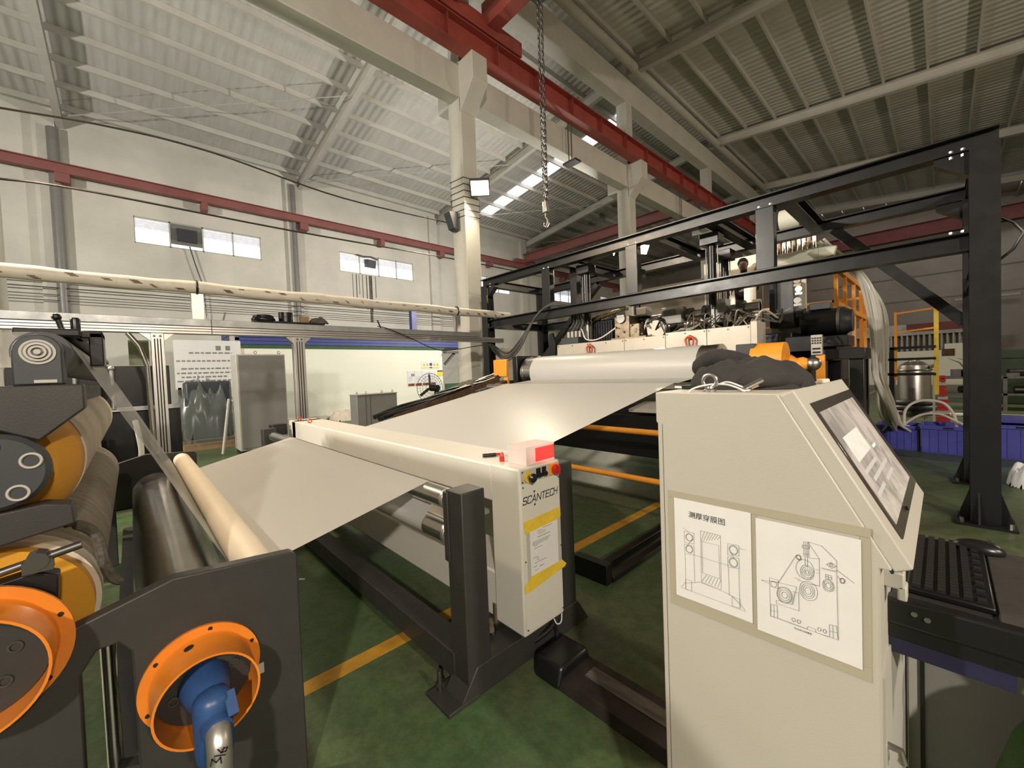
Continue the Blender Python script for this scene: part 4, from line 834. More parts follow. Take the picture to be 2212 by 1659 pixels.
solo('floor_rail', 'black steel floor rail with bright edge running towards the gantry', 'rail', MB().box(-2.12,-1.80,2.62,2.70,0,.16).box(-2.0,-1.93,2.7,6.0,0,.07).box(-1.86,-1.79,2.7,6.0,0,.045), M['black'], bev=.006)

# ------------------------------------------------------------------ aluminium rail frame and wrapped pipe
af = thing('aluminium_frame', 'long aluminium profile rail on grooved posts crossing behind the film', 'frame', (-7.0, 2.0, 0))
part(af, 'rail_profile', MB().box(-7.08, -6.93, -3.2, 6.3, 2.375, 2.475), M['alu'], .004)
part(af, 'rail_profile', MB().box(-7.06, -6.925, -3.2, 5.6, 2.48, 2.575), M['galv'], .004)
for z in (2.405, 2.44): part(af, 'rail_groove', MB().box(-6.932, -6.927, -3.2, 6.3, z, z+.008), M['groove'])
part(af, 'splice_joint', MB().box(-6.932, -6.922, .85, .857, 2.375, 2.575), M['groove'])
for y0, y1 in ((.215,.345), (1.885,2.045)):
    ps = part(af, 'post', MB().box(-7.07, -6.94, y0, y1, 0, 2.375), M['alu'], .004)
    mb = MB()
    for k in (.28, .5, .72): mb.box(-6.942, -6.937, y0+(y1-y0)*k-.006, y0+(y1-y0)*k+.006, .05, 2.30)
    mb.box(-7.04, -7.03, y0-.003, y0+.002, .05, 2.3)
    part(ps, 'slot', mb, M['groove'])
    part(ps, 'gusset', MB().prism([(y0-.11,2.375),(y0,2.375),(y0,2.27)], 'x', -7.05, -6.96), M['alu'])
    part(ps, 'gusset', MB().prism([(y1+.11,2.375),(y1,2.375),(y1,2.27)], 'x', -7.05, -6.96), M['alu'])
    mb = MB()
    for dy in (.02, -.02): mb.cyl((-6.94,(y0+y1)/2+dy*1.5,2.335), (-6.925,(y0+y1)/2+dy*1.5,2.335), .014, seg=10)
    part(ps, 'bolt', mb, M['dsteel'])
part(af, 'strut_pipe', MB().tube([(-6.9,.0,2.36),(-6.9,.10,2.20),(-6.9,.165,1.95),(-6.9,.18,.9),(-6.9,.19,.1)], .028, 14), M['chrome'], label='bent chrome strut pipe')
for y in (.72, 5.05): part(af, 'pipe_stand', MB().box(-7.04, -6.96, y-.07, y+.07, 2.575, 2.93), M['alu'], .004)
wp = thing('wrapped_pipe', 'long pipe wrapped in printed plastic lying above the aluminium rail', 'pipe', (-7.0, 1.7, 2.93))
pts = [(-7.0+.006*math.sin(i*1.3), -3.2+i*.25, 3.01+.006*math.sin(i*.9)) for i in range(40)]
part(wp, 'pipe_body', MB().tube(pts, [.082+.006*math.sin(i*2.1) for i in range(40)], 16), M['pipewrap'])
mb = MB(); rr = .0905
for i in range(30):
    y = -1.0+i*.25+random.uniform(-.06,.06); a = R(random.uniform(-35,20)); wd = random.uniform(.03,.09)
    for q in range(random.choice((1,2,3))):
        a2 = a-q*.16
        v = [(-7.0+rr*math.cos(t), y+d+.02*q, 3.01+rr*math.sin(t)) for d in (0, wd) for t in (a2-.05, a2+.05)]
        mb.add(v, [(0,1,3,2)])
part(wp, 'printing', mb, mat('faded_print', (.20,.15,.13), .6, var=.5, scale=30), kind='stuff', smooth=False)
for y in (.72, 5.05): part(wp, 'black_band', MB().tube([(-7.0+.093*math.cos(t), y, 3.01+.093*math.sin(t)) for t in [2*math.pi*k/16 for k in range(16)]], .014, 6, closed=True), M['black'])
# things lying on the rail
rt_ = thing('cable_coil', 'black cable coil lying flat on the aluminium rail, wider one', 'coil', (-7.0, 1.50, 2.576))
part(rt_, 'coil', MB().torus((-7.0,1.50,2.62), .12, .04, 'z', 24, 10).torus((-7.0,1.50,2.66), .11, .03, 'z', 24, 10), M['black'])
for k in range(2):
    o_ = solo('tape_roll', ['black tape roll on the rail, lower of the pair', 'black tape roll on the rail, upper of the pair'][k], 'tape roll', MB().cyl((-6.98,1.80,2.60+k*.075), (-6.98,1.80,2.668+k*.075), .10, seg=28, hole=.055), M['black'], 'tape rolls on the rail')
solo('rail_tray', 'flat black tray under the tape rolls on the rail', 'tray', MB().box(-7.08,-6.9,1.36,2.35,2.5765,2.60), M['black'])
solo('cardboard_piece', 'small brown box on the rail beside the tape rolls', 'box', MB().box(-7.05,-6.95,2.0,2.13,2.601,2.70), M['cardb'])
solo('grey_bag', 'dark crumpled bag at the end of the rail tray', 'bag', cloth_blob(-6.99, 2.28, 2.60, .09, .14, .10, 5, 20, 20), M['rope'])
solo('loose_cable', 'thin black cable trailing from the rail down past the booth', 'cable', MB().tube(curve_pts([(-6.9,3.25,2.60),(-6.88,3.45,2.56),(-6.88,3.9,2.40),(-6.88,4.3,2.24),(-6.88,4.7,2.18),(-6.88,5.6,2.30)], 24), .008, 6), M['black'])
solo('rail_stick', 'thin steel bracket leaning on the rail', 'bracket', MB().obox((-7.0,1.0,2.576),(-7.0,1.03,2.70), .02, .02).obox((-7.0,3.36,2.576),(-7.0,3.30,2.72), .02, .02), M['dsteel'])

# ------------------------------------------------------------------ black gantry
ga = thing('steel_gantry', 'tall black steel gantry frame standing over the film casting line', 'gantry', (-3.5, 7.1, 0))
FY, BY = 6.17, 8.05
for y in (FY, BY):
    part(ga, 'top_beam', MB().hbeam((-7.43,y,3.785), (.375,y,3.785), .17, .17, .016, .012), M['black'])
part(ga, 'lower_beam', MB().hbeam((-7.2,FY,2.82), (.18,FY,2.82), .185, .17, .016, .012), M['black'])
part(ga, 'lower_beam', MB().hbeam((-7.2,BY,2.82), (-4.9,BY,2.82), .185, .17, .016, .012), M['black'])
for x in (-7.30, .28):
    for y in (FY, BY):
        cl = part(ga, 'column', MB().hbeam((x,y,0), (x,y,3.70), .21, .20, .016, .012, up=(0,1,0)), M['black'])
        part(cl, 'base_plate', MB().box(x-.2, x+.2, y-.2, y+.2, 0, .025).prism([(x-.19,.025),(x-.10,.025),(x-.10,.34)],'y',y-.008,y+.008).prism([(x+.19,.025),(x+.10,.025),(x+.10,.34)],'y',y-.008,y+.008).prism([(y-.19,.025),(y-.1,.025),(y-.1,.34)],'x',x-.05,x-.035), M['black'])
        mb = MB()
        for sx in (-.16,.16):
            for sy in (-.16,.16): mb.cyl((x+sx,y+sy,.025), (x+sx,y+sy,.07), .018, seg=6)
        part(cl, 'anchor_bolt', mb, M['steel'])
        sgn = 1 if x < 0 else -1
        part(cl, 'cap_gusset', MB().prism([(x+sgn*.10,3.70),(x+sgn*.34,3.70),(x+sgn*.34,3.64),(x+sgn*.10,3.46)], 'y', y-.06, y+.06), M['black'])
for x in (-5.40, -3.51, -1.585):
    part(ga, 'hanger', MB().box(x-.105, x+.105, FY-.08, FY+.06, 2.912, 3.70), M['black'], .006)
for x in (-5.05,):
    part(ga, 'hanger', MB().box(x-.08, x+.08, FY+.35, FY+.5, 1.6, 3.70), M['black'], .006)
for x in (-7.30, -5.05, -3.2, -2.3, -1.35, .28):
    part(ga, 'cross_beam', MB().hbeam((x,FY+.08,3.785), (x,BY-.08,3.785), .165, .16, .014, .01), M['black'])
part(ga, 'brace', MB().obox((-1.15,BY,3.70), (.20,BY,2.12), .13, .13, (0,1,0)), M['black'], .004)
part(ga, 'brace', MB().obox((-5.5,BY,3.66), (-7.2,BY,2.10), .13, .13, (0,1,0)), M['black'], .004)
part(ga, 'side_beam', MB().hbeam((.28,FY+.1,2.6), (.28,BY-.1,2.6), .16, .15, .014, .01), M['black'])
part(ga, 'side_beam', MB().hbeam((-7.3,FY+.1,2.82), (-7.3,BY-.1,2.82), .16, .15, .014, .01), M['black'])
for x in (-7.12,-1.65,-1.52,-3.58,-3.44,-5.46,-5.34,.06,.14):
    for z in (3.66, 3.716, 2.912): part(ga, 'beam_bolt', MB().cyl((x,FY-.055,z), (x,FY-.055,z+.025), .018, seg=6), M['steel'])
part(ga, 'hose_hook', MB().tube([(.38,FY-.02,3.0),(.46,FY-.02,2.93),(.52,FY-.02,2.82),(.46,FY-.02,2.68),(.38,FY-.02,2.6)], .012, 8), M['black'])
# lifting cylinders hung in the gantry
def lift(x, y, z0, lab):
    root = thing('lifting_cylinder', lab, 'cylinder', (x, y, z0), 'lifting cylinders inside the gantry')
    part(root, 'mount', MB().box(x-.14, x+.14, y-.12, y+.12, 3.52, 3.70), M['black'], .01)
    part(root, 'barrel', MB().cyl((x,y,2.55), (x,y,3.52), .062, seg=24), M['black'])
    part(root, 'rod', MB().cyl((x,y,z0), (x,y,2.55), .038, seg=20), M['chrome'])
    part(root, 'clevis', MB().box(x-.06, x+.06, y-.06, y+.06, z0, z0+.10), M['dsteel'], .006)
    for s in (-1, 1): part(root, 'tie_rod', MB().cyl((x+s*.085,y,2.6), (x+s*.085,y,3.52), .009, seg=8), M['steel'])
    return root
lift(-4.72, 6.50, 2.16, 'black lifting cylinder nearest the rail end of the gantry')
lift(-2.44, 6.62, 2.16, 'black lifting cylinder over the machine beside the middle hanger')
lift(-4.35, 7.75, 2.68, 'black lifting cylinder behind the second gantry hanger')
lift(-2.66, 7.80, 2.68, 'black lifting cylinder behind the third gantry hanger')

# ------------------------------------------------------------------ casting unit with chill roll
cu = thing('casting_unit', 'black film casting stand with film covered chill roll and orange ends', 'machine', (-3.6, 5.2, 0))
chl = part(cu, 'chill_roll', MB().cyl((-5.18,5.42,1.66), (-1.98,5.42,1.66), .288, seg=64), M['chrome'])
for x0, x1 in ((-5.24,-5.18), (-1.98,-1.90)): part(chl, 'end_ring', MB().cyl((x0,5.42,1.66), (x1,5.42,1.66), .291, seg=56, hole=.23), M['chrome'])
part(chl, 'end_cone', MB().lathe([(.235,0),(.21,.05),(.09,.09),(.085,.22),(0,.22)], (-1.93,5.42,1.66), 'x', 36), M['orangeb'], label='orange cone end of the roll')
part(chl, 'shaft_collar', MB().lathe([(0,0),(.06,0),(.06,.09),(.05,.18),(0,.18)], (-5.42,5.42,1.66), 'x', 24), M['orange'])
jn = part(cu, 'bearing_block', MB().box(-1.70, -1.50, 5.28, 5.58, 1.50, 1.92), M['anth'], .01)
part(cu, 'coupling_cover', MB().prism(arc(5.42,1.72,.20,-10,190,18), 'x', -1.54, -1.22), M['orangeb'], label='orange half round coupling guard')
part(cu, 'rotary_union', MB().lathe([(0,0),(.10,0),(.11,.05),(.07,.10),(.08,.16),(.05,.22),(0,.24)], (-1.22,5.42,1.66), 'x', 24), M['orangeb'])
part(cu, 'union_nut', MB().ball((-.97,5.42,1.66), .075), M['steel'])
part(cu, 'bearing_block', MB().box(-5.40, -5.28, 5.1, 5.75, 1.25, 1.98), M['black'], .01)
part(cu, 'side_frame', MB().prism([(4.35,.25),(5.9,.25),(5.9,1.50),(5.0,1.55),(4.70,1.46),(4.35,1.40)], 'x', -5.60, -5.45), M['blackp'], .01)
part(cu, 'side_frame', MB().prism([(4.35,.25),(5.9,.25),(5.9,1.50),(5.0,1.55),(4.70,1.46),(4.35,1.40)], 'x', -1.75, -1.60), M['blackp'], .01)
lb = part(cu, 'drive_guard', MB().box(-5.82, -5.46, 5.0, 5.06, 1.615, 1.93), M['orangeb'], .012, label='bright orange drive guard')
for x in (-5.80, -5.54): part(cu, 'guard_leg', MB().box(x, x+.10, 5.0, 5.05, 1.2, 1.60), M['orangeb'], .004)
part(cu, 'guide_roller', MB().cyl((-5.45,4.56,1.44), (-1.75,4.56,1.44), .060, seg=36), M['chrome'])
part(cu, 'body', MB().box(-5.45, -1.75, 4.75, 5.75, .55, 1.22), M['blackp'], .01)
part(cu, 'front_cover', MB().box(-5.3, -1.45, 4.42, 4.55, .62, 1.12), M['black'], .01)
part(cu, 'top_plate', MB().prism([(4.35,1.16),(4.75,1.22),(4.75,1.26),(4.35,1.20)], 'x', -2.6, -1.0), M['consol'], .004)
for z in (.995, .475):
    part(cu, 'guard_bar', MB().cyl((-5.2,4.0,z), (-.9,4.0,z), .032, seg=18), M['orangeb'], label='orange guard bar')
for x in (-5.15, -.95): part(cu, 'guard_stanchion', MB().box(x-.03, x+.03, 3.98, 4.35, .1, 1.03), M['black'])
for x in (-5.4, -1.8): part(cu, 'leg', MB().box(x-.08, x+.08, 4.5, 5.8, 0, .55), M['black'])
# cable tray rising beside the film
ct = thing('cable_tray', 'rusty cable tray with dark cables sloping up beside the film', 'cable tray', (-5.75, 4.0, .9))
part(ct, 'tray_side', MB().obox((-5.64,2.85,1.06), (-5.64,4.98,1.555), .01, .11, (0,0,1)), M['rust'])
part(ct, 'tray_side', MB().obox((-6.08,2.85,1.06), (-6.08,4.98,1.555), .01, .11, (0,0,1)), M['rust'])
for i in range(9):
    t = i/8; part(ct, 'rung', MB().box(-6.08, -5.64, 2.9+2.0*t, 2.95+2.0*t, 1.085+.47*t, 1.10+.47*t), M['galv'])
for i in range(5):
    x = -6.02+i*.082
    part(ct, 'cable', MB().tube([(x+.02*math.sin(j*1.9+i), 2.7+j*.24, 1.04+.057*j+.035+.02*math.sin(j*1.1+i*2)) for j in range(11)], .035, 8), M['black'])
part(ct, 'rag', cloth_blob(-5.86, 4.55, 1.44, .2, .3, .14, 9, 24, 20), M['rope'])
part(ct, 'support', MB().box(-5.9, -5.8, 3.2, 3.3, 0, 1.08).box(-5.9,-5.8,4.6,4.7,0,1.4), M['rust'])

# ------------------------------------------------------------------ die head under the gantry
dh = thing('extrusion_die', 'steel extrusion die box with screwed cover panels above the chill roll', 'machine', (-3.4, 6.3, 1.8))
xs_ = [-5.07, -4.33, -3.62, -2.91, -2.30, -1.735]
for i in range(5):
    a, b = xs_[i], xs_[i+1]; zt = 2.17+(.03 if i >= 3 else 0)
    pl = part(dh, 'panel', MB().box(a+.004, b-.004, 5.985, 6.0, 1.80, zt), M['plate'], .002)
    mb = MB()
    for x, z in ((a+.03,zt-.03),(b-.03,zt-.03),((a+b)/2,zt-.035),(a+.04,1.86),(b-.04,1.86)): mb.cyl((x,5.986,z), (x,5.980,z), .012, seg=8)
    part(pl, 'screw', mb, M['dsteel'])
part(dh, 'die_body', MB().box(-5.06, -1.74, 6.0, 6.42, 1.78, 2.14), M['brass'], .01)
part(dh, 'end_plate', MB().box(-1.735, -1.66, 5.97, 6.35, 1.72, 2.24), M['plate'], .004)
part(dh, 'clamp_strip', MB().box(-3.9, -3.25, 6.02, 6.2, 2.14, 2.20), M['brass'], .004)
for i, x in enumerate((-4.28, -2.52)):
    sh = thing('lifting_shackle', ['orange red lifting shackle on the die panel, beside the rail end', 'orange red lifting shackle on the die panel near the roll end'][i], 'shackle', (x, 5.96, 1.97), 'lifting shackles on the die box')
    part(sh, 'bow', MB().tube([(x-.05,5.93,2.02)]+[(x+.058*math.cos(R(a)), 5.93, 2.06+.05*math.sin(R(a))) for a in range(180,-1,-30)]+[(x+.05,5.93,2.0),(x+.03,5.93,1.95),(x-.03,5.93,1.95)], .016, 10, closed=True), M['redsh'])
    part(sh, 'eye', MB().cyl((x,5.985,2.09), (x,5.93,2.11), .022, seg=12).ball((x,5.95,2.10), .034), M['redsh'])
# melt pipes, feed block and clutter behind the panels
def feed(label, cx, cy, cz): return thing('melt_pipe', label, 'pipe', (cx, cy, cz))
mp_ = feed('stainless melt pipe with heater boxes behind the die panels', -3.0, 7.0, 2.5)
part(mp_, 'pipe_run', MB().cyl((-4.0,7.0,2.55), (-1.9,7.0,2.55), .075, seg=28), M['steel'])
for x0, x1, r_ in ((-3.95,-3.86,.12),(-3.42,-3.36,.10),(-2.98,-2.90,.12),(-2.72,-2.66,.13),(-2.60,-2.54,.13),(-2.2,-2.1,.12)):
    part(mp_, 'pipe_flange', MB().cyl((x0,7.0,2.55), (x1,7.0,2.55), r_, seg=24), M['dsteel'])
for x0, x1, z0, z1 in ((-3.36,-3.02,2.42,2.70), (-2.52,-2.32,2.36,2.72), (-3.85,-3.66,2.62,2.78)):
    part(mp_, 'heater_box', MB().box(x0, x1, 6.80, 7.02, z0, z1), M['lgrey'], .006)
part(mp_, 'heater_box', MB().box(-3.32, -3.12, 6.78, 6.80, 2.56, 2.66), M['grey'], .004)
fb_ = thing('feed_block', 'tan steel feed block with round dial over the die', 'machine', (-3.9, 6.6, 2.14))
part(fb_, 'block', MB().box(-4.12, -3.82, 6.5, 6.85, 2.14, 2.62), M['brass'], .008)
part(fb_, 'block', MB().box(-3.80, -3.62, 6.48, 6.75, 2.14, 2.46), M['brass'], .008)
part(fb_, 'dial', MB().cyl((-3.97,6.5,2.58), (-3.97,6.46,2.58), .085, seg=28).box(-4.05,-3.89,6.455,6.50,2.60,2.72), M['steel'], .004)
part(fb_, 'round_cover', MB().cyl((-3.35,6.55,2.32), (-3.35,6.60,2.32), .16, seg=28), M['plate'])
mb = MB()
for q in range(26):
    x = random.uniform(-4.1,-3.4); z = random.uniform(2.16,2.5); mb.cyl((x,6.47,z), (x,6.50,z), random.uniform(.008,.022), seg=8)
part(fb_, 'bolt_heads', mb, M['dsteel'], kind='stuff')
sv = thing('servo_motor', 'ribbed black servo housing left of the feed block', 'motor', (-4.45, 6.7, 2.14))
part(sv, 'housing', MB().box(-4.70, -4.22, 6.62, 6.95, 2.10, 2.62), M['black'], .015)
mb = MB()
for k in range(9): mb.box(-4.69+k*.055, -4.675+k*.055, 6.60, 6.62, 2.14, 2.58)
part(sv, 'fin', mb, M['black'])
part(sv, 'bellows_duct', MB().tube([(-4.85+.06*i, 6.65, 2.62+.012*i) for i in range(16)], [.055+.014*(i % 2) for i in range(16)], 14), mat('foil_duct', (.6,.5,.34), .25, .9, var=.3, scale=20, bump=.6, bscale=60), label='crinkled foil duct')
# wires and hoses draped over the die
rnd = random.Random(4)
wires = thing('wire_loom', 'tangle of grey and tan wires draped over the die body', 'wires', (-2.9, 6.6, 2.2))
for q in range(26):
    x = rnd.uniform(-3.5,-1.9); y = rnd.uniform(6.45,6.8); x2 = x+rnd.uniform(-.5,.6)
    pts = curve_pts([(x,y,2.15+rnd.uniform(0,.1)), ((x+x2)/2+rnd.uniform(-.1,.1), y-rnd.uniform(0,.1), 2.25+rnd.uniform(.0,.28)), (x2,y+rnd.uniform(-.1,.2),2.2+rnd.uniform(0,.25)), (x2+rnd.uniform(-.2,.2),6.9,2.45)], 18)
    part(wires, 'wire', MB().tube(pts, rnd.choice((.008,.011,.015)), 6), rnd.choice((M['rope'], M['lgrey'], M['black'], M['steel'], M['brass'])))
cg = thing('connector_group', 'black connector box with looped grey cables at the die end', 'connector', (-4.75, 6.15, 2.12))
part(cg, 'connector_box', MB().box(-5.02, -4.62, 6.05, 6.35, 2.14, 2.30), M['anth'], .01)
for i in range(4): part(cg, 'gland', MB().cyl((-4.95+i*.09,6.2,2.30), (-4.95+i*.09,6.2,2.42), .028, seg=12), M['lgrey'])
for i in range(4):
    s = i*.05
    part(cg, 'cable', MB().tube(curve_pts([(-4.95+i*.09,6.2,2.42),(-4.93+i*.07,6.36,2.62),(-4.98+i*.04,6.36,2.86),(-5.15,6.17,2.965+s*.3),(-5.38,6.01,2.93),(-5.65,5.95,2.70),(-6.0,5.92,2.35-s),(-6.4,5.92,2.10-s),(-6.8,5.95,2.25-s),(-7.1,5.9,2.42),(-7.2,5.6,2.46)], 48), .020, 8), M['rope'] if i % 2 else M['anth'])
part(cg, 'white_lead', MB().tube(curve_pts([(-4.65,6.2,2.45),(-4.55,6.1,2.40),(-4.45,6.05,2.25),(-4.25,5.99,2.20),(-4.05,6.0,2.24),(-3.85,6.1,2.38)], 30), .012, 6), M['paper'])
solo('end_bracket', 'black angular bracket plate at the rail end of the die', 'bracket', MB().prism([(-5.6,1.90),(-5.15,1.90),(-5.12,2.20),(-5.2,2.42),(-5.28,2.40),(-5.3,2.15)], 'y', 6.0, 6.05), M['black'])

# ------------------------------------------------------------------ extruder, platform and clutter beyond the gantry
pf = thing('work_platform', 'dark steel work platform behind the gantry', 'platform', (-2.6, 10.6, 0))
part(pf, 'deck', MB().box(-5.2, -1.22, 8.6, 13.4, 1.84, 1.94), M['black'], .005)
for x, y in ((-1.32,9.15),(-1.32,12.9),(-5.1,9.15),(-5.1,12.9),(-3.2,9.15)): part(pf, 'leg', MB().box(x-.09, x+.09, y-.09, y+.09, 0, 1.84), M['black'])
part(pf, 'skirt', MB().box(-1.40, -1.22, 8.58, 13.4, 1.68, 1.84), M['black'])
fe = thing('guard_fence', 'orange guard fence along the platform edge', 'fence', (-1.3, 11.1, 1.94))
for y in (9.22, 10.15, 11.3, 12.4, 13.1): part(fe, 'post', MB().box(-1.33, -1.27, y-.03, y+.03, 1.94, 3.36), M['orangeb'])
for z in (3.33, 2.68): part(fe, 'rail', MB().box(-1.335, -1.265, 9.2, 13.13, z-.05, z+.05), M['orangeb'])
for x, y in ((-1.9,13.1), (-2.9,13.1), (-3.9,13.1)): part(fe, 'post', MB().box(x-.03, x+.03, 13.07, 13.13, 1.94, 3.2), M['orangeb'])
part(fe, 'rail', MB().box(-5.0, -1.3, 13.07, 13.13, 3.14, 3.2), M['orangeb'])
part(fe, 'rail', MB().box(-5.0, -1.3, 13.07, 13.13, 2.62, 2.68), M['orangeb'])
gt = thing('platform_gate', 'yellow orange stair gate beyond the hose bundle', 'gate', (-.4, 12, 0))
part(gt, 'post', MB().box(-.13, -.06, 11.97, 12.03, 0.9, 2.72), M['yellow'])
part(gt, 'post', MB().box(-.72, -.68, 11.97, 12.03, 1.2, 2.65), M['orangeb'])
part(gt, 'post', MB().box(-.98, -.86, 11.9, 12.05, .6, 2.72), M['orange'])
for z in (2.64, 2.24): part(gt, 'rail', MB().obox((-.70,12,z-.02), (-.10,12,z+.03), .03, .035), M['orangeb'])
for z in (1.86, 1.62, 1.30): part(gt, 'step', MB().box(-.95, -.1, 11.9, 12.3, z, z+.05), M['black'])
part(gt, 'stringer', MB().box(-.80, -.72, 11.9, 12.3, 0, 1.9), M['black'])
sf = thing('side_fence', 'orange frame fence seen behind the servo housing', 'fence', (-5.4, 8.9, 0))
part(sf, 'post', MB().box(-6.60, -6.50, 9.0, 9.06, 0, 3.1), M['orangeb'])
part(sf, 'post', MB().box(-5.75, -5.68, 9.0, 9.06, 0, 3.1), M['orangeb'])
part(sf, 'rail', MB().box(-6.6, -5.68, 9.0, 9.05, 2.28, 2.40), M['orangeb'])
ex = thing('extruder_drive', 'black extruder drive with motor and tall cabinet behind the gantry', 'machine', (-1.7, 7.8, 1.0))
part(ex, 'tall_cabinet', MB().box(-2.03, -1.68, 8.0, 8.35, 2.27, 3.06), M['black'], .008)
part(ex, 'cabinet_frame', MB().box(-2.10, -1.58, 8.36, 8.42, 2.0, 3.30), M['plate'], .004)
part(ex, 'gear_case', MB().box(-2.08, -1.62, 7.6, 8.3, 1.70, 2.16), M['black'], .02)
part(ex, 'cover_post', MB().box(-2.0, -1.90, 6.98, 7.1, 1.75, 2.66), M['plate'], .004)
mt = part(ex, 'motor', MB().cyl((-1.60,8.25,2.30), (-1.12,8.25,2.30), .22, seg=32), M['black'])
part(mt, 'motor_flange', MB().cyl((-1.14,8.25,2.30), (-1.10,8.25,2.30), .24, seg=32), M['steel'])
part(mt, 'fan_cowl', MB().lathe([(.23,0),(.23,.03),(.18,.10),(.17,.14),(0,.15)], (-1.10,8.25,2.30), 'x', 28), M['anth'])
part(mt, 'terminal_box', MB().box(-1.50, -1.22, 8.12, 8.38, 2.51, 2.62), M['anth'], .01)
part(ex, 'motor_base', MB().box(-1.70, -.98, 7.9, 8.55, 1.90, 2.07), M['black'], .01)
part(ex, 'stand', MB().box(-1.46, -1.17, 6.45, 6.75, .3, 2.02), M['black'], .01)
part(ex, 'stand', MB().box(-.80, -.66, 6.5, 6.7, .3, 1.82), M['black'], .005)
part(ex, 'stand_beam', MB().box(-1.46, -.64, 6.45, 6.75, 1.70, 1.83), M['black'], .005)
part(ex, 'stand_base', MB().box(-1.6, -.6, 6.4, 7.6, 0, .3), M['black'], .01)
tb = part(ex, 'terminal_strip', MB().box(-1.125, -1.015, 6.17, 6.24, 1.765, 2.01), M['lgrey'], .004)
mb = MB()
for i in range(4):
    for j in range(3): mb.box(-1.115+i*.026, -1.099+i*.026, 6.165, 6.17, 1.90+j*.03, 1.918+j*.03)
mb.box(-1.11,-1.03,6.165,6.17,1.83,1.85).box(-1.11,-1.03,6.165,6.17,1.785,1.805)
part(tb, 'terminals', mb, M['black'])
part(ex, 'marker_post', MB().box(-1.085, -.995, 6.2, 6.26, .9, 1.765), M['orangeb'], .004, label='orange marker post')
part(ex, 'barrel', MB().cyl((-4.9,7.78,2.45), (-2.1,7.78,2.45), .16, seg=28), M['dsteel'])
for i in range(6): part(ex, 'heater_band', MB().cyl((-4.7+i*.42,7.78,2.45), (-4.42+i*.42,7.78,2.45), .21, seg=28), M['steel'])
part(ex, 'red_valve', MB().ball((-2.2,7.9,2.55), .09), M['redplast'])
part(ex, 'gauge_plate', MB().box(-2.30, -2.12, 7.6, 7.64, 2.30, 3.0), M['plate'], .004)
for i, (x, z) in enumerate(((-1.62,3.0),(-1.60,2.86),(-1.62,2.68),(-1.60,2.50))):
    part(ex, 'fitting', MB().cyl((x,8.0,z), (x,7.94,z), .05, seg=14).box(x-.05,x+.05,7.95,8.0,z-.09,z-.05), (M['brass'],M['steel'],M['paper'],M['black'])[i])
for i in range(12):
    x = rnd.uniform(-3.0,-2.05); z = rnd.uniform(2.2,2.75)
    part(ex, 'fitting', MB().cyl((x,7.5,z), (x+rnd.uniform(-.1,.1),7.35,z), rnd.uniform(.03,.07), seg=12), rnd.choice((M['steel'],M['dsteel'],M['black'],M['brass'])))
hp = thing('hopper_station', 'cream dosing station with glass tubes above the extruder', 'machine', (-1.8, 8.6, 3.0))
part(hp, 'front_plate', MB().box(-2.08, -1.44, 8.6, 8.66, 3.36, 3.62), M['cream2'], .006)
part(hp, 'side_plate', MB().prism([(-1.44,3.40),(-1.24,3.44),(-1.20,3.58),(-1.44,3.64)], 'y', 8.6, 8.7), M['cream2'], .006)
for i in range(8): part(hp, 'tube', MB().cyl((-2.05+i*.075,8.75,3.58), (-2.05+i*.075,8.75,3.86), .026, seg=12), M['chrome'] if i % 3 else M['brass'])
part(hp, 'drum', MB().cyl((-2.05,8.9,4.28), (-1.72,8.9,4.28), .19, seg=32), M['cream2'], label='cream vacuum receiver drum')
part(hp, 'drum_clamp', MB().cyl((-1.74,8.9,4.28), (-1.70,8.9,4.28), .20, seg=32), M['steel'])
part(hp, 'bracket', MB().box(-2.0, -1.2, 8.85, 8.95, 3.95, 4.06), M['black'])
part(hp, 'stand', MB().box(-2.0, -1.9, 8.7, 8.8, 1.94, 3.4), M['plate'])
wpn = thing('wall_panel', 'tan cover panels of the machine casing behind the cylinders', 'panel', (-3.2, 9.4, 1.94))
part(wpn, 'panel', MB().box(-5.4, -3.55, 9.4, 9.44, 1.94, 3.62), M['wallfar'])
part(wpn, 'panel', MB().box(-3.53, -2.5, 9.4, 9.44, 1.94, 3.9), M['plate'])
part(wpn, 'white_upright', MB().box(-3.62, -3.52, 9.36, 9.40, 1.94, 3.9), M['cream2'])

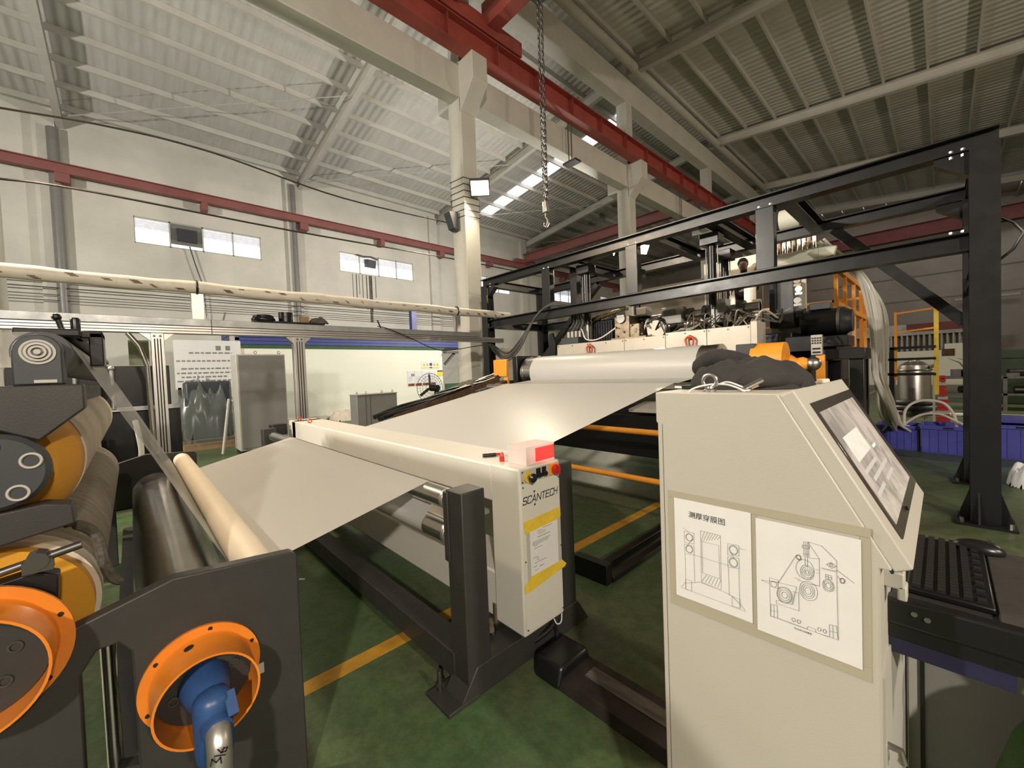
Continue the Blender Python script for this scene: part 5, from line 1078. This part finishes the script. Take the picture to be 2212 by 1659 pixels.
# person at the machine: head, hair, dark shirt; the rest stands behind the beam
def person():
    root = thing('person', 'person with black hair in dark clothes working on the platform behind the gantry', 'person', (-2.72, 9.05, 1.94))
    me = bpy.data.meshes.new('body'); 
    X0, Y0, ZB = -2.72, 9.05, 1.94
    J = [(0,0,.95),(0,0,1.20),(0,-.02,1.42),(0,-.03,1.52),(0,-.05,1.66),
         (-.19,-.02,1.42),(-.24,-.16,1.18),(-.16,-.38,1.12),(-.12,-.46,1.14),(.19,-.02,1.42),(.25,-.15,1.18),(.16,-.38,1.10),(.12,-.46,1.12),
         (-.10,0,.90),(-.11,.02,.50),(-.11,.04,.08),(-.11,-.10,.04),(.10,0,.90),(.11,.02,.50),(.11,.04,.08),(.11,-.10,.04)]
    E = [(0,1),(1,2),(2,3),(3,4),(2,5),(5,6),(6,7),(7,8),(2,9),(9,10),(10,11),(11,12),(0,13),(13,14),(14,15),(15,16),(0,17),(17,18),(18,19),(19,20)]
    rad = [.16,.155,.15,.062,.07,.075,.055,.042,.04,.075,.055,.042,.04,.095,.07,.05,.045,.095,.07,.05,.045]
    me.from_pydata(J, E, []); me.validate()
    o = bpy.data.objects.new('body', me); COL.objects.link(o); o.parent = root
    sk = o.modifiers.new('skin', 'SKIN'); ss = o.modifiers.new('sub', 'SUBSURF'); ss.levels = 2; ss.render_levels = 2
    if not me.skin_vertices: me.attributes
    for i, v in enumerate(me.skin_vertices[0].data): v.radius = (rad[i], rad[i]*.8 if i < 3 else rad[i]); v.use_root = (i == 0)
    o.data.materials.append(M['cloth'])
    hd = part(root, 'head', MB().ball((X0,Y0-.07,ZB+1.70), .098, 18, 14, (.82,.95,1.18)), M['skin'])
    part(hd, 'nose', MB().ball((X0,Y0-.168,ZB+1.69), .016, 8, 6, (.8,1.2,1.4)), M['skin'])
    part(hd, 'eye', MB().ball((X0-.03,Y0-.155,ZB+1.715), .010, 8, 6).ball((X0+.03,Y0-.155,ZB+1.715), .010, 8, 6), M['hair'])
    part(hd, 'mouth', MB().box(X0-.022,X0+.022,Y0-.158,Y0-.150,ZB+1.642,ZB+1.650), M['redplast'])
    part(hd, 'ear', MB().ball((X0-.082,Y0-.06,ZB+1.70), .022, 8, 6, (.4,.8,1.3)).ball((X0+.082,Y0-.06,ZB+1.70), .022, 8, 6, (.4,.8,1.3)), M['skin'])
    part(root, 'hair', MB().ball((X0-.01,Y0-.045,ZB+1.745), .108, 18, 14, (.88,1.0,.98)), M['hair'])
    for sx, yy in ((-.115,-.50), (.115,-.50)):
        mb = MB().ball((X0+sx,Y0+yy,ZB+1.135), .036, 12, 8, (1,1.2,.6))
        for q in range(4): mb.tube([(X0+sx-.026+q*.017,Y0+yy-.03,ZB+1.135), (X0+sx-.027+q*.018,Y0+yy-.065,ZB+1.125), (X0+sx-.026+q*.017,Y0+yy-.085+(.008 if q in (0,3) else 0),ZB+1.10)], .008, 6)
        mb.tube([(X0+sx+(.03 if sx < 0 else -.03),Y0+yy,ZB+1.135), (X0+sx+(.05 if sx < 0 else -.05),Y0+yy-.03,ZB+1.125)], .009, 6)
        part(root, 'hand', mb, M['skin'])
    return root
person()

# hoses over the fence down to the crates
hb = thing('hose_bundle', 'thick bundle of clear hoses hanging over the orange fence into the crates', 'hoses', (-.9, 9.6, .3))
for i in range(22):
    f = i/21; j = rnd.uniform(-.06,.06)
    a = (-1.70+.3*rnd.random(), 8.75+.2*rnd.random(), 3.80-.08*rnd.random())
    b = (-1.22+.10*rnd.random(), 9.25+.15*f, 3.44-.05*rnd.random())
    c = (-.98+.26*f+j*.3, 9.35+.3*f, 2.95-.28*f+j)
    d = (-.86+.20*f+j*.3, 9.4+.35*f, 2.1-.2*f)
    e = (-.84+.14*f+rnd.uniform(-.05,.05), 9.5+.3*f, 1.35)
    g = (-.80+.30*rnd.random()-.05, 9.75+.3*f, .55+.25*rnd.random())
    h = (-.80+.42*rnd.random(), 10.2+.2*rnd.random(), .30+.12*rnd.random())
    part(hb, 'hose', MB().tube(curve_pts([a,b,c,d,e,g,h], 42), .021, 7), M['hose'])
solo('clear_hose', 'clear hose arching high over the blue crate', 'hose', MB().tube(curve_pts([(-.50,10.35,.35),(-.48,10.4,.72),(-.30,10.5,.88),(-.02,10.5,.86),(.12,10.45,.66),(.16,10.4,.40)], 36), .022, 8), M['hose'], 'clear hoses lying in the blue crates')
solo('clear_hose', 'clear hose sweeping low across the crate tops', 'hose', MB().tube(curve_pts([(-.55,10.4,.40),(-.30,10.45,.62),(-.05,10.4,.66),(.15,10.35,.55),(.30,10.3,.47),(.55,10.3,.45)], 36), .020, 8), M['hose'], 'clear hoses lying in the blue crates')
# blue crates
def crate(x0, x1, y0, y1, h, lab):
    root = thing('plastic_crate', lab, 'crate', ((x0+x1)/2, (y0+y1)/2, 0), 'blue plastic crates on the floor')
    t = .02
    part(root, 'shell', MB().box(x0,x1,y0,y1,0,t).box(x0,x1,y0,y0+t,t,h).box(x0,x1,y1-t,y1,t,h).box(x0,x0+t,y0+t,y1-t,t,h).box(x1-t,x1,y0+t,y1-t,t,h), M['blueplast'], .004)
    part(root, 'rim', MB().box(x0-.02,x1+.02,y0-.02,y0,h-.06,h).box(x0-.02,x1+.02,y1,y1+.02,h-.06,h).box(x0-.02,x0,y0,y1,h-.06,h).box(x1,x1+.02,y0,y1,h-.06,h), M['blueplast'], .004)
    mb = MB()
    for k in range(1, 6): mb.box(x0+(x1-x0)*k/6-.006, x0+(x1-x0)*k/6+.006, y0-.010, y0, .03, h-.07)
    part(root, 'rib', mb, M['blueplast'])
    part(root, 'hand_slot', MB().box((x0+x1)/2-.06, (x0+x1)/2+.06, y0-.022, y0-.018, h-.045, h-.015), M['groove'])
crate(-.86, -.30, 10.22, 10.80, .44, 'blue crate full of clear hose ends beside the dark leg')
crate(-.27, .38, 10.10, 10.75, .48, 'blue crate between the hose crate and the black column')
crate(.42, 1.25, 10.10, 10.75, .55, 'blue crate to the right of the black column')
solo('blue_sheet', 'flat blue panel lying on the crates by the column', 'panel', MB().box(.45, 1.4, 10.4, 11.3, .555, .60), M['blueplast'])
solo('white_pipe', 'long white pipe lying on the floor behind the crates', 'pipe', MB().cyl((-.6,16.5,.05), (5,16.5,.05), .05, seg=12), M['paper'])
solo('plastic_bag', 'crumpled white plastic bag at the right frame edge', 'bag', cloth_blob(.78, 8.2, 0, .22, .22, .30, 21, 22, 20), M['paper'])
tk = thing('steel_tank', 'stainless steel tank standing behind the hose bundle', 'tank', (-.5, 14.2, 0))
part(tk, 'shell', MB().lathe([(.30,.2),(.30,1.35),(.27,1.48),(.16,1.56),(.10,1.58),(.10,1.66),(0,1.66)], (-.50,14.2,0), 'z', 32), M['steel'])
part(tk, 'lid_ring', MB().torus((-.50,14.2,1.36), .305, .025, 'z', 32, 8), M['chrome'])
for a in (30, 150, 270): part(tk, 'leg', MB().cyl((-.5+.22*math.cos(R(a)),14.2+.22*math.sin(R(a)),0), (-.5+.22*math.cos(R(a)),14.2+.22*math.sin(R(a)),.3), .03, seg=10), M['steel'])
part(tk, 'valve', MB().cyl((-.22,14.1,1.42), (-.12,14.1,1.48), .04, seg=12), M['chrome'])
part(tk, 'coil_stack', MB().torus((-.5,13.9,.35), .38, .06, 'z', 24, 8).torus((-.5,13.9,.47), .38, .06, 'z', 24, 8).torus((-.5,13.9,.59), .36, .06, 'z', 24, 8), M['anth'])
rc = thing('cable_chain', 'red plastic cable chain standing beside the steel tank', 'cable chain', (.05, 12.6, 0))
for i in range(15):
    f = i/14; part(rc, 'link', MB().box(-.12+.02*f*3, .03+.16*(1-f)*.5, 12.55, 12.70, .16+i*.075, .16+i*.075+.055), M['redplast'] if i % 4 else M['lgrey'])
part(rc, 'side_strip', MB().box(-.16, -.12, 12.55, 12.7, .0, 1.3), M['lgrey'])
part(rc, 'foot', MB().box(-.2, .2, 12.5, 12.75, 0, .14), M['redplast'])
# stacked machine parts, bright partition and lattice far back
pw = thing('partition_wall', 'bright cream partition wall with a barred opening far beyond the tank', 'partition', (-.6, 34, 0))
part(pw, 'lower_wall', MB().box(-4.2, 1.0, 34, 34.15, 0, 2.0), M['cream2'])
part(pw, 'side_wall', MB().box(.05, 1.0, 33.98, 34.0, 2.0, 2.35), M['cream2'])
for i in range(22): part(pw, 'bar', MB().box(-4.1+i*.235, -4.02+i*.235, 34.0, 34.1, 2.0, 2.95), M['dsteel'])
part(pw, 'head_beam', MB().box(-4.3, 1.2, 33.9, 34.2, 2.95, 3.6), M['dsteel'])
part(pw, 'red_beam', MB().box(-1.5, 1.2, 33.85, 33.9, 3.15, 3.6), M['darkred'])
part(pw, 'notice', MB().box(-.05, .45, 33.95, 33.98, 1.65, 2.05), M['rust'])
part(pw, 'dark_backing', MB().box(-4.2, 1.1, 34.8, 34.9, 0, 3.5), M['wallfar'])
bench = thing('parts_rack', 'dark rack of loose machine parts behind the black column', 'rack', (.8, 19, 0))
for z in (.45, .95): part(bench, 'shelf', MB().box(-.1, 2.6, 18.6, 19.6, z, z+.06), M['dsteel'])
for x in (-.05, 1.2, 2.5): part(bench, 'upright', MB().box(x, x+.08, 18.6, 18.7, 0, 1.0), M['dsteel'])
for i in range(16):
    x = rnd.uniform(0,2.4); z = rnd.choice((.51,1.01)); h = rnd.uniform(.08,.3)
    part(bench, 'loose_part', MB().box(x, x+rnd.uniform(.12,.4), 18.7, 19.2, z, z+h) if i % 2 else MB().cyl((x,18.8,z+h/2), (x+rnd.uniform(.2,.6),18.9,z+h/2), h/2, seg=12), rnd.choice((M['dsteel'],M['rust'],M['black'],M['anth'])))
for i in range(5): part(bench, 'sprig', MB().tube([(.5+i*.08,18.9,1.2),(.35+i*.14,18.9,1.45+.05*i),(.1+i*.2,18.9,1.6)], [.03,.02,.004], 5), M['rope'])
solo('green_machine', 'dark green machine casing far behind the black column', 'machine', MB().box(.95,3.2,21,22.5,0,1.5).prism([(.95,1.5),(3.2,1.5),(2.8,1.8),(1.3,1.8)],'y',21.1,22.4), mat('dark_green_casing', (.014,.035,.016), .6, var=.2, scale=3), bev=.03)

# ------------------------------------------------------------------ left background
bm_ = thing('winder_machine', 'black machine with dark trough behind the aluminium post', 'machine', (-8.2, -.3, 0))
part(bm_, 'trough', MB().box(-8.6, -7.7, -1.1, .42, 1.42, 1.98), M['black'], .01)
part(bm_, 'lower_casing', MB().box(-8.6, -7.75, -1.1, .52, 0, 1.36), M['black'], .01)
part(bm_, 'edge_strip', MB().box(-7.74, -7.69, -1.1, .50, 1.36, 1.42), M['galv'])
for y in (-.52, -.18): part(bm_, 'support_rod', MB().cyl((-7.66,y,1.40), (-7.66,y,1.94), .022, seg=10).ball((-7.66,y,1.95), .035), M['galv'])
for y in (-.40, -.32): part(bm_, 'guide_pipe', MB().cyl((-7.4,y,.2), (-7.4,y-.02,1.1), .028, seg=12), M['alu'])
part(bm_, 'clear_hose', MB().tube(curve_pts([(-7.3,.02,1.25),(-7.3,.05,1.0),(-7.3,.06,.8),(-7.3,.02,.55)], 20), .03, 8), M['hose'])
part(bm_, 'green_panel', MB().box(-8.0, -7.95, .0, .22, 2.0, 2.36), mat('faded_green_panel', (.30,.34,.22), .6, var=.2, scale=5))
gc = thing('grey_cabinet', 'tall grey switch cabinet between the two aluminium posts', 'cabinet', (-11.4, 2.3, 0))
part(gc, 'body', MB().box(-11.9, -11.2, 1.80, 2.82, .08, 2.35), M['lgrey'], .01)
part(gc, 'door', MB().box(-11.2, -11.17, 1.83, 2.79, .14, 2.32), M['grey'], .006)
part(gc, 'plinth', MB().box(-11.85, -11.22, 1.82, 2.80, 0, .08), M['black'])
part(gc, 'lifting_eye', MB().torus((-11.25,2.2,2.39), .03, .009, 'x', 14, 6).torus((-11.25,2.7,2.39), .03, .009, 'x', 14, 6), M['steel'])
sc2 = thing('small_cabinet', 'low grey steel cabinet standing on the floor before the white booth', 'cabinet', (-10.2, 4.6, 0))
part(sc2, 'body', MB().box(-10.45, -10.0, 4.08, 5.16, .05, 1.255), M['grey'], .01)
part(sc2, 'top_cover', MB().box(-10.47, -9.98, 4.06, 5.18, 1.255, 1.275), M['lgrey'], .004)
part(sc2, 'door_seam', MB().box(-9.999, -9.996, 4.30, 4.31, .1, 1.24).box(-9.999,-9.996,4.42,4.43,.1,1.24), M['anth'])
for y in (4.12, 4.35, 4.78, 5.08): part(sc2, 'lifting_eye', MB().torus((-10.1,y,1.31), .025, .008, 'x', 12, 6), M['steel'])
part(sc2, 'foot', MB().box(-10.42,-10.03,4.12,5.12,0,.05), M['black'])
bt = thing('white_booth', 'long white panel booth with blue roof edge along the windowed wall', 'booth', (-18.5, 7.2, 0))
part(bt, 'wall_panel', MB().box(-19.9, -17.2, 2.85, 11.42, .18, 2.93), M['cream2'])
part(bt, 'base_rail', MB().box(-19.9, -17.15, 2.8, 11.45, 0, .18), M['lgrey'])
part(bt, 'green_strip', MB().box(-19.95, -17.12, 2.8, 11.5, 2.93, 3.05), M['greenp'])
for i in range(4): part(bt, 'roof_edge', MB().box(-19.95, -17.08-.02*(i % 2), 2.75, 13.4, 3.05+i*.13, 3.05+i*.13+.115), M['bluepaint'])
part(bt, 'roof_top', MB().box(-19.95, -17.1, 2.75, 13.4, 3.57, 3.62), M['bluepaint'])
part(bt, 'corner_post', MB().box(-17.3, -17.1, 2.62, 2.88, 0, 3.5), M['lgrey'])
part(bt, 'canopy_bracket', MB().box(-17.2, -16.9, 11.5, 13.2, 2.75, 2.85).obox((-17.1,11.5,2.2),(-17.1,12.1,2.75),.1,.1), M['dsteel'])
# notices on the booth
def notice(name, lab, y0, y1, z0, z1, col, extra=None, cat='notice', grp=None):
    root = thing(name, lab, cat, (-17.19, (y0+y1)/2, z0), grp)
    part(root, 'board', MB().box(-17.20, -17.185, y0, y1, z0, z1), col)
    if extra: extra(root)
    return root
yel = mat('warning_yellow', (.80,.62,.04), .5)
def warn(root):
    for i, y in enumerate((10.28,10.47,10.66,10.85,11.04)):
        if i != 2: part(root, 'warning_triangle', MB().add([(-17.184,y,2.14),(-17.184,y+.16,2.14),(-17.184,y+.08,2.30)], [(0,1,2)]), yel)
        else: part(root, 'mandatory_disc', MB().cyl((-17.185,y+.08,2.21), (-17.182,y+.08,2.21), .08, seg=18), M['bluepaint'])
        if i != 2: part(root, 'pictogram', MB().add([(-17.1835,y+.06,2.16),(-17.1835,y+.10,2.16),(-17.1835,y+.08,2.24)], [(0,1,2)]), M['ink'])
        part(root, 'caption_bar', MB().box(-17.185,-17.182,y,y+.16,2.02,2.08), yel if i != 2 else M['bluepaint'])
notice('safety_sign', 'strip of yellow warning triangles and a blue disc on the booth', 10.22, 11.24, 1.98, 2.34, M['paper'], warn, 'sign')
for i in range(4):
    y0 = 9.45+i*.39
    def post(root, y0=y0, i=i):
        part(root, 'photo_strip', MB().box(-17.185,-17.183,y0+.02,y0+.36,1.20,1.32), M['rust'])
        part(root, 'red_corner', MB().box(-17.185,-17.182,y0+.02,y0+.16,1.25,1.31), M['redplast'])
        mb = MB()
        for k in range(4): mb.box(-17.185,-17.183,y0+.06,y0+.30-.04*k,1.62-.06*k,1.63-.06*k)
        if i == 0: mb.box(-17.185,-17.183,y0+.20,y0+.27,1.66,1.78).box(-17.185,-17.183,y0+.29,y0+.36,1.66,1.78)
        part(root, 'print', mb, M['inkg'])
    notice('poster', ['first white poster with large quote marks in the row on the booth', 'second white poster of the row on the booth', 'third white poster of the row, partly behind the fan', 'fourth white poster of the row, behind the fan'][i], y0, y0+.38, 1.18, 1.92-.01*i, M['paper'], post, 'poster', 'posters on the booth')
notice('safety_sign', 'small black and yellow warning notice on the booth corner', 11.1, 11.4, 1.62, 1.90, yel, lambda r: part(r, 'black_heading', MB().box(-17.185,-17.182,11.1,11.4,1.84,1.90), M['ink']), 'sign')
solo('green_board', 'green painted board behind the fan', 'board', MB().box(-17.3,-17.2,11.6,13.4,.4,1.22), M['greenp'])
solo('plastic_wrap', 'crumpled beige plastic heap on the floor by the second post', 'plastic', cloth_blob(-16.6, 6.2, 0, .4, .55, .42, 31, 22, 20), M['cream'])
solo('floor_clutter', 'white and brown offcuts lying along the booth base', 'offcuts', MB().box(-16.9,-16.7,5.0,5.6,0,.25).box(-17,-16.6,6.9,10.4,.0,.12), M['lgrey'])
fn = thing('stand_fan', 'large black industrial fan facing away in front of the posters', 'fan', (-13.0, 8.1, 0))
FC = Vector((-13.0, 8.05, 1.22)); FR = .54
rings = []
for r_ in (.54,.44,.34,.22): part(fn, 'guard_ring', MB().torus(FC+Vector((.0+.12*(1-r_/.54),0,0)), r_, .010 if r_ > .5 else .006, 'x', 40, 5), M['black'])
mb = MB()
for k in range(28):
    a = 2*math.pi*k/28; mb.tube([FC+Vector((.14,.08*math.cos(a),.08*math.sin(a))), FC+Vector((.07,.35*math.cos(a),.35*math.sin(a))), FC+Vector((0,.54*math.cos(a),.54*math.sin(a))), FC+Vector((-.1,.50*math.cos(a),.50*math.sin(a)))], .0045, 4)
part(fn, 'guard_wires', mb, M['black'])
for k in range(3):
    a = R(92+120*k); d = Vector((0,math.cos(a),math.sin(a))); part(fn, 'blade', MB().obox(FC+d*.06, FC+d*.50, .10, .012, (.8,.3*math.sin(a),-.3*math.cos(a))), M['anth'])
part(fn, 'motor', MB().cyl(FC+Vector((.05,0,0)), FC+Vector((.36,.12,-.02)), .12, seg=20), M['black'])
part(fn, 'pole', MB().cyl((-12.75,8.1,.04), (-12.75,8.1,1.16), .03, seg=12), M['black'])
part(fn, 'base', MB().cyl((-12.75,8.1,0), (-12.75,8.1,.05), .30, seg=28), M['black'])
ib = thing('notice_board', 'large printed notice board seen through clear wrap beside the grey cabinet', 'notice board', (-15.3, 1.7, .9))
part(ib, 'board', MB().box(-15.35, -15.3, .95, 2.60, 1.55, 3.0), M['paper'])
mb = MB()
for r_, (z, a, b) in enumerate(((2.62,1.3,2.35),(2.38,1.0,2.30),(2.15,1.1,2.30),(2.02,1.0,2.32),(1.90,1.1,2.2),(1.78,1.0,2.3))):
    t = a
    while t < b:
        e = min(b, t+rnd.uniform(.06,.14)); mb.box(-15.299,-15.297,t,e,z-.022,z+.022); t = e+.035
mb.box(-15.299,-15.297,1.95,2.08,2.70,2.84).box(-15.299,-15.297,2.2,2.32,2.70,2.84)
part(ib, 'print', mb, M['grey'], kind='stuff')
part(ib, 'stand', MB().box(-15.35,-15.3,1.0,1.08,0,1.6).box(-15.35,-15.3,2.4,2.48,0,1.6), M['dsteel'])
wb = thing('wrapped_pallet', 'dark load wrapped in clear plastic beside the grey cabinet', 'pallet load', (-13.4, 1.6, 0))
part(wb, 'load', MB().box(-13.9, -13.2, 1.0, 1.98, .25, 1.75), M['anth'], .05)
part(wb, 'wrap_sheet', cloth_blob(-13.5, 1.45, .18, .55, .75, 1.62, 41, 30, 26), M['wrap'])
part(wb, 'pallet', MB().box(-14.0, -13.0, .9, 2.1, .0, .15), M['cardb'])
solo('leaning_tube', 'pale tube leaning against the grey cabinet side', 'tube', MB().cyl((-11.6,1.50,.02), (-11.9,1.72,1.3), .03, seg=10), M['lgrey'])
solo('blue_post', 'dark blue steel post standing beyond the wrapped pipe', 'post', MB().box(-17.5,-17.25,9.85,10.1,3.62,5.0), M['bluepaint'])
for k, (y0, lab) in enumerate(((3.0,'cream sorting box on the floor beyond the film, nearer'),)): solo('carton', lab, 'carton', MB().box(-16.2,-15.8,.9,1.3,0,.25), M['cardb'])
solo('roller_shutter', 'grey slatted shutter strip behind the gantry column', 'shutter', (lambda mb: [mb.box(-9.6,-9.55,8.55,9.05,k*.08,.065+k*.08) for k in range(31)] and mb)(MB()), M['lgrey'])
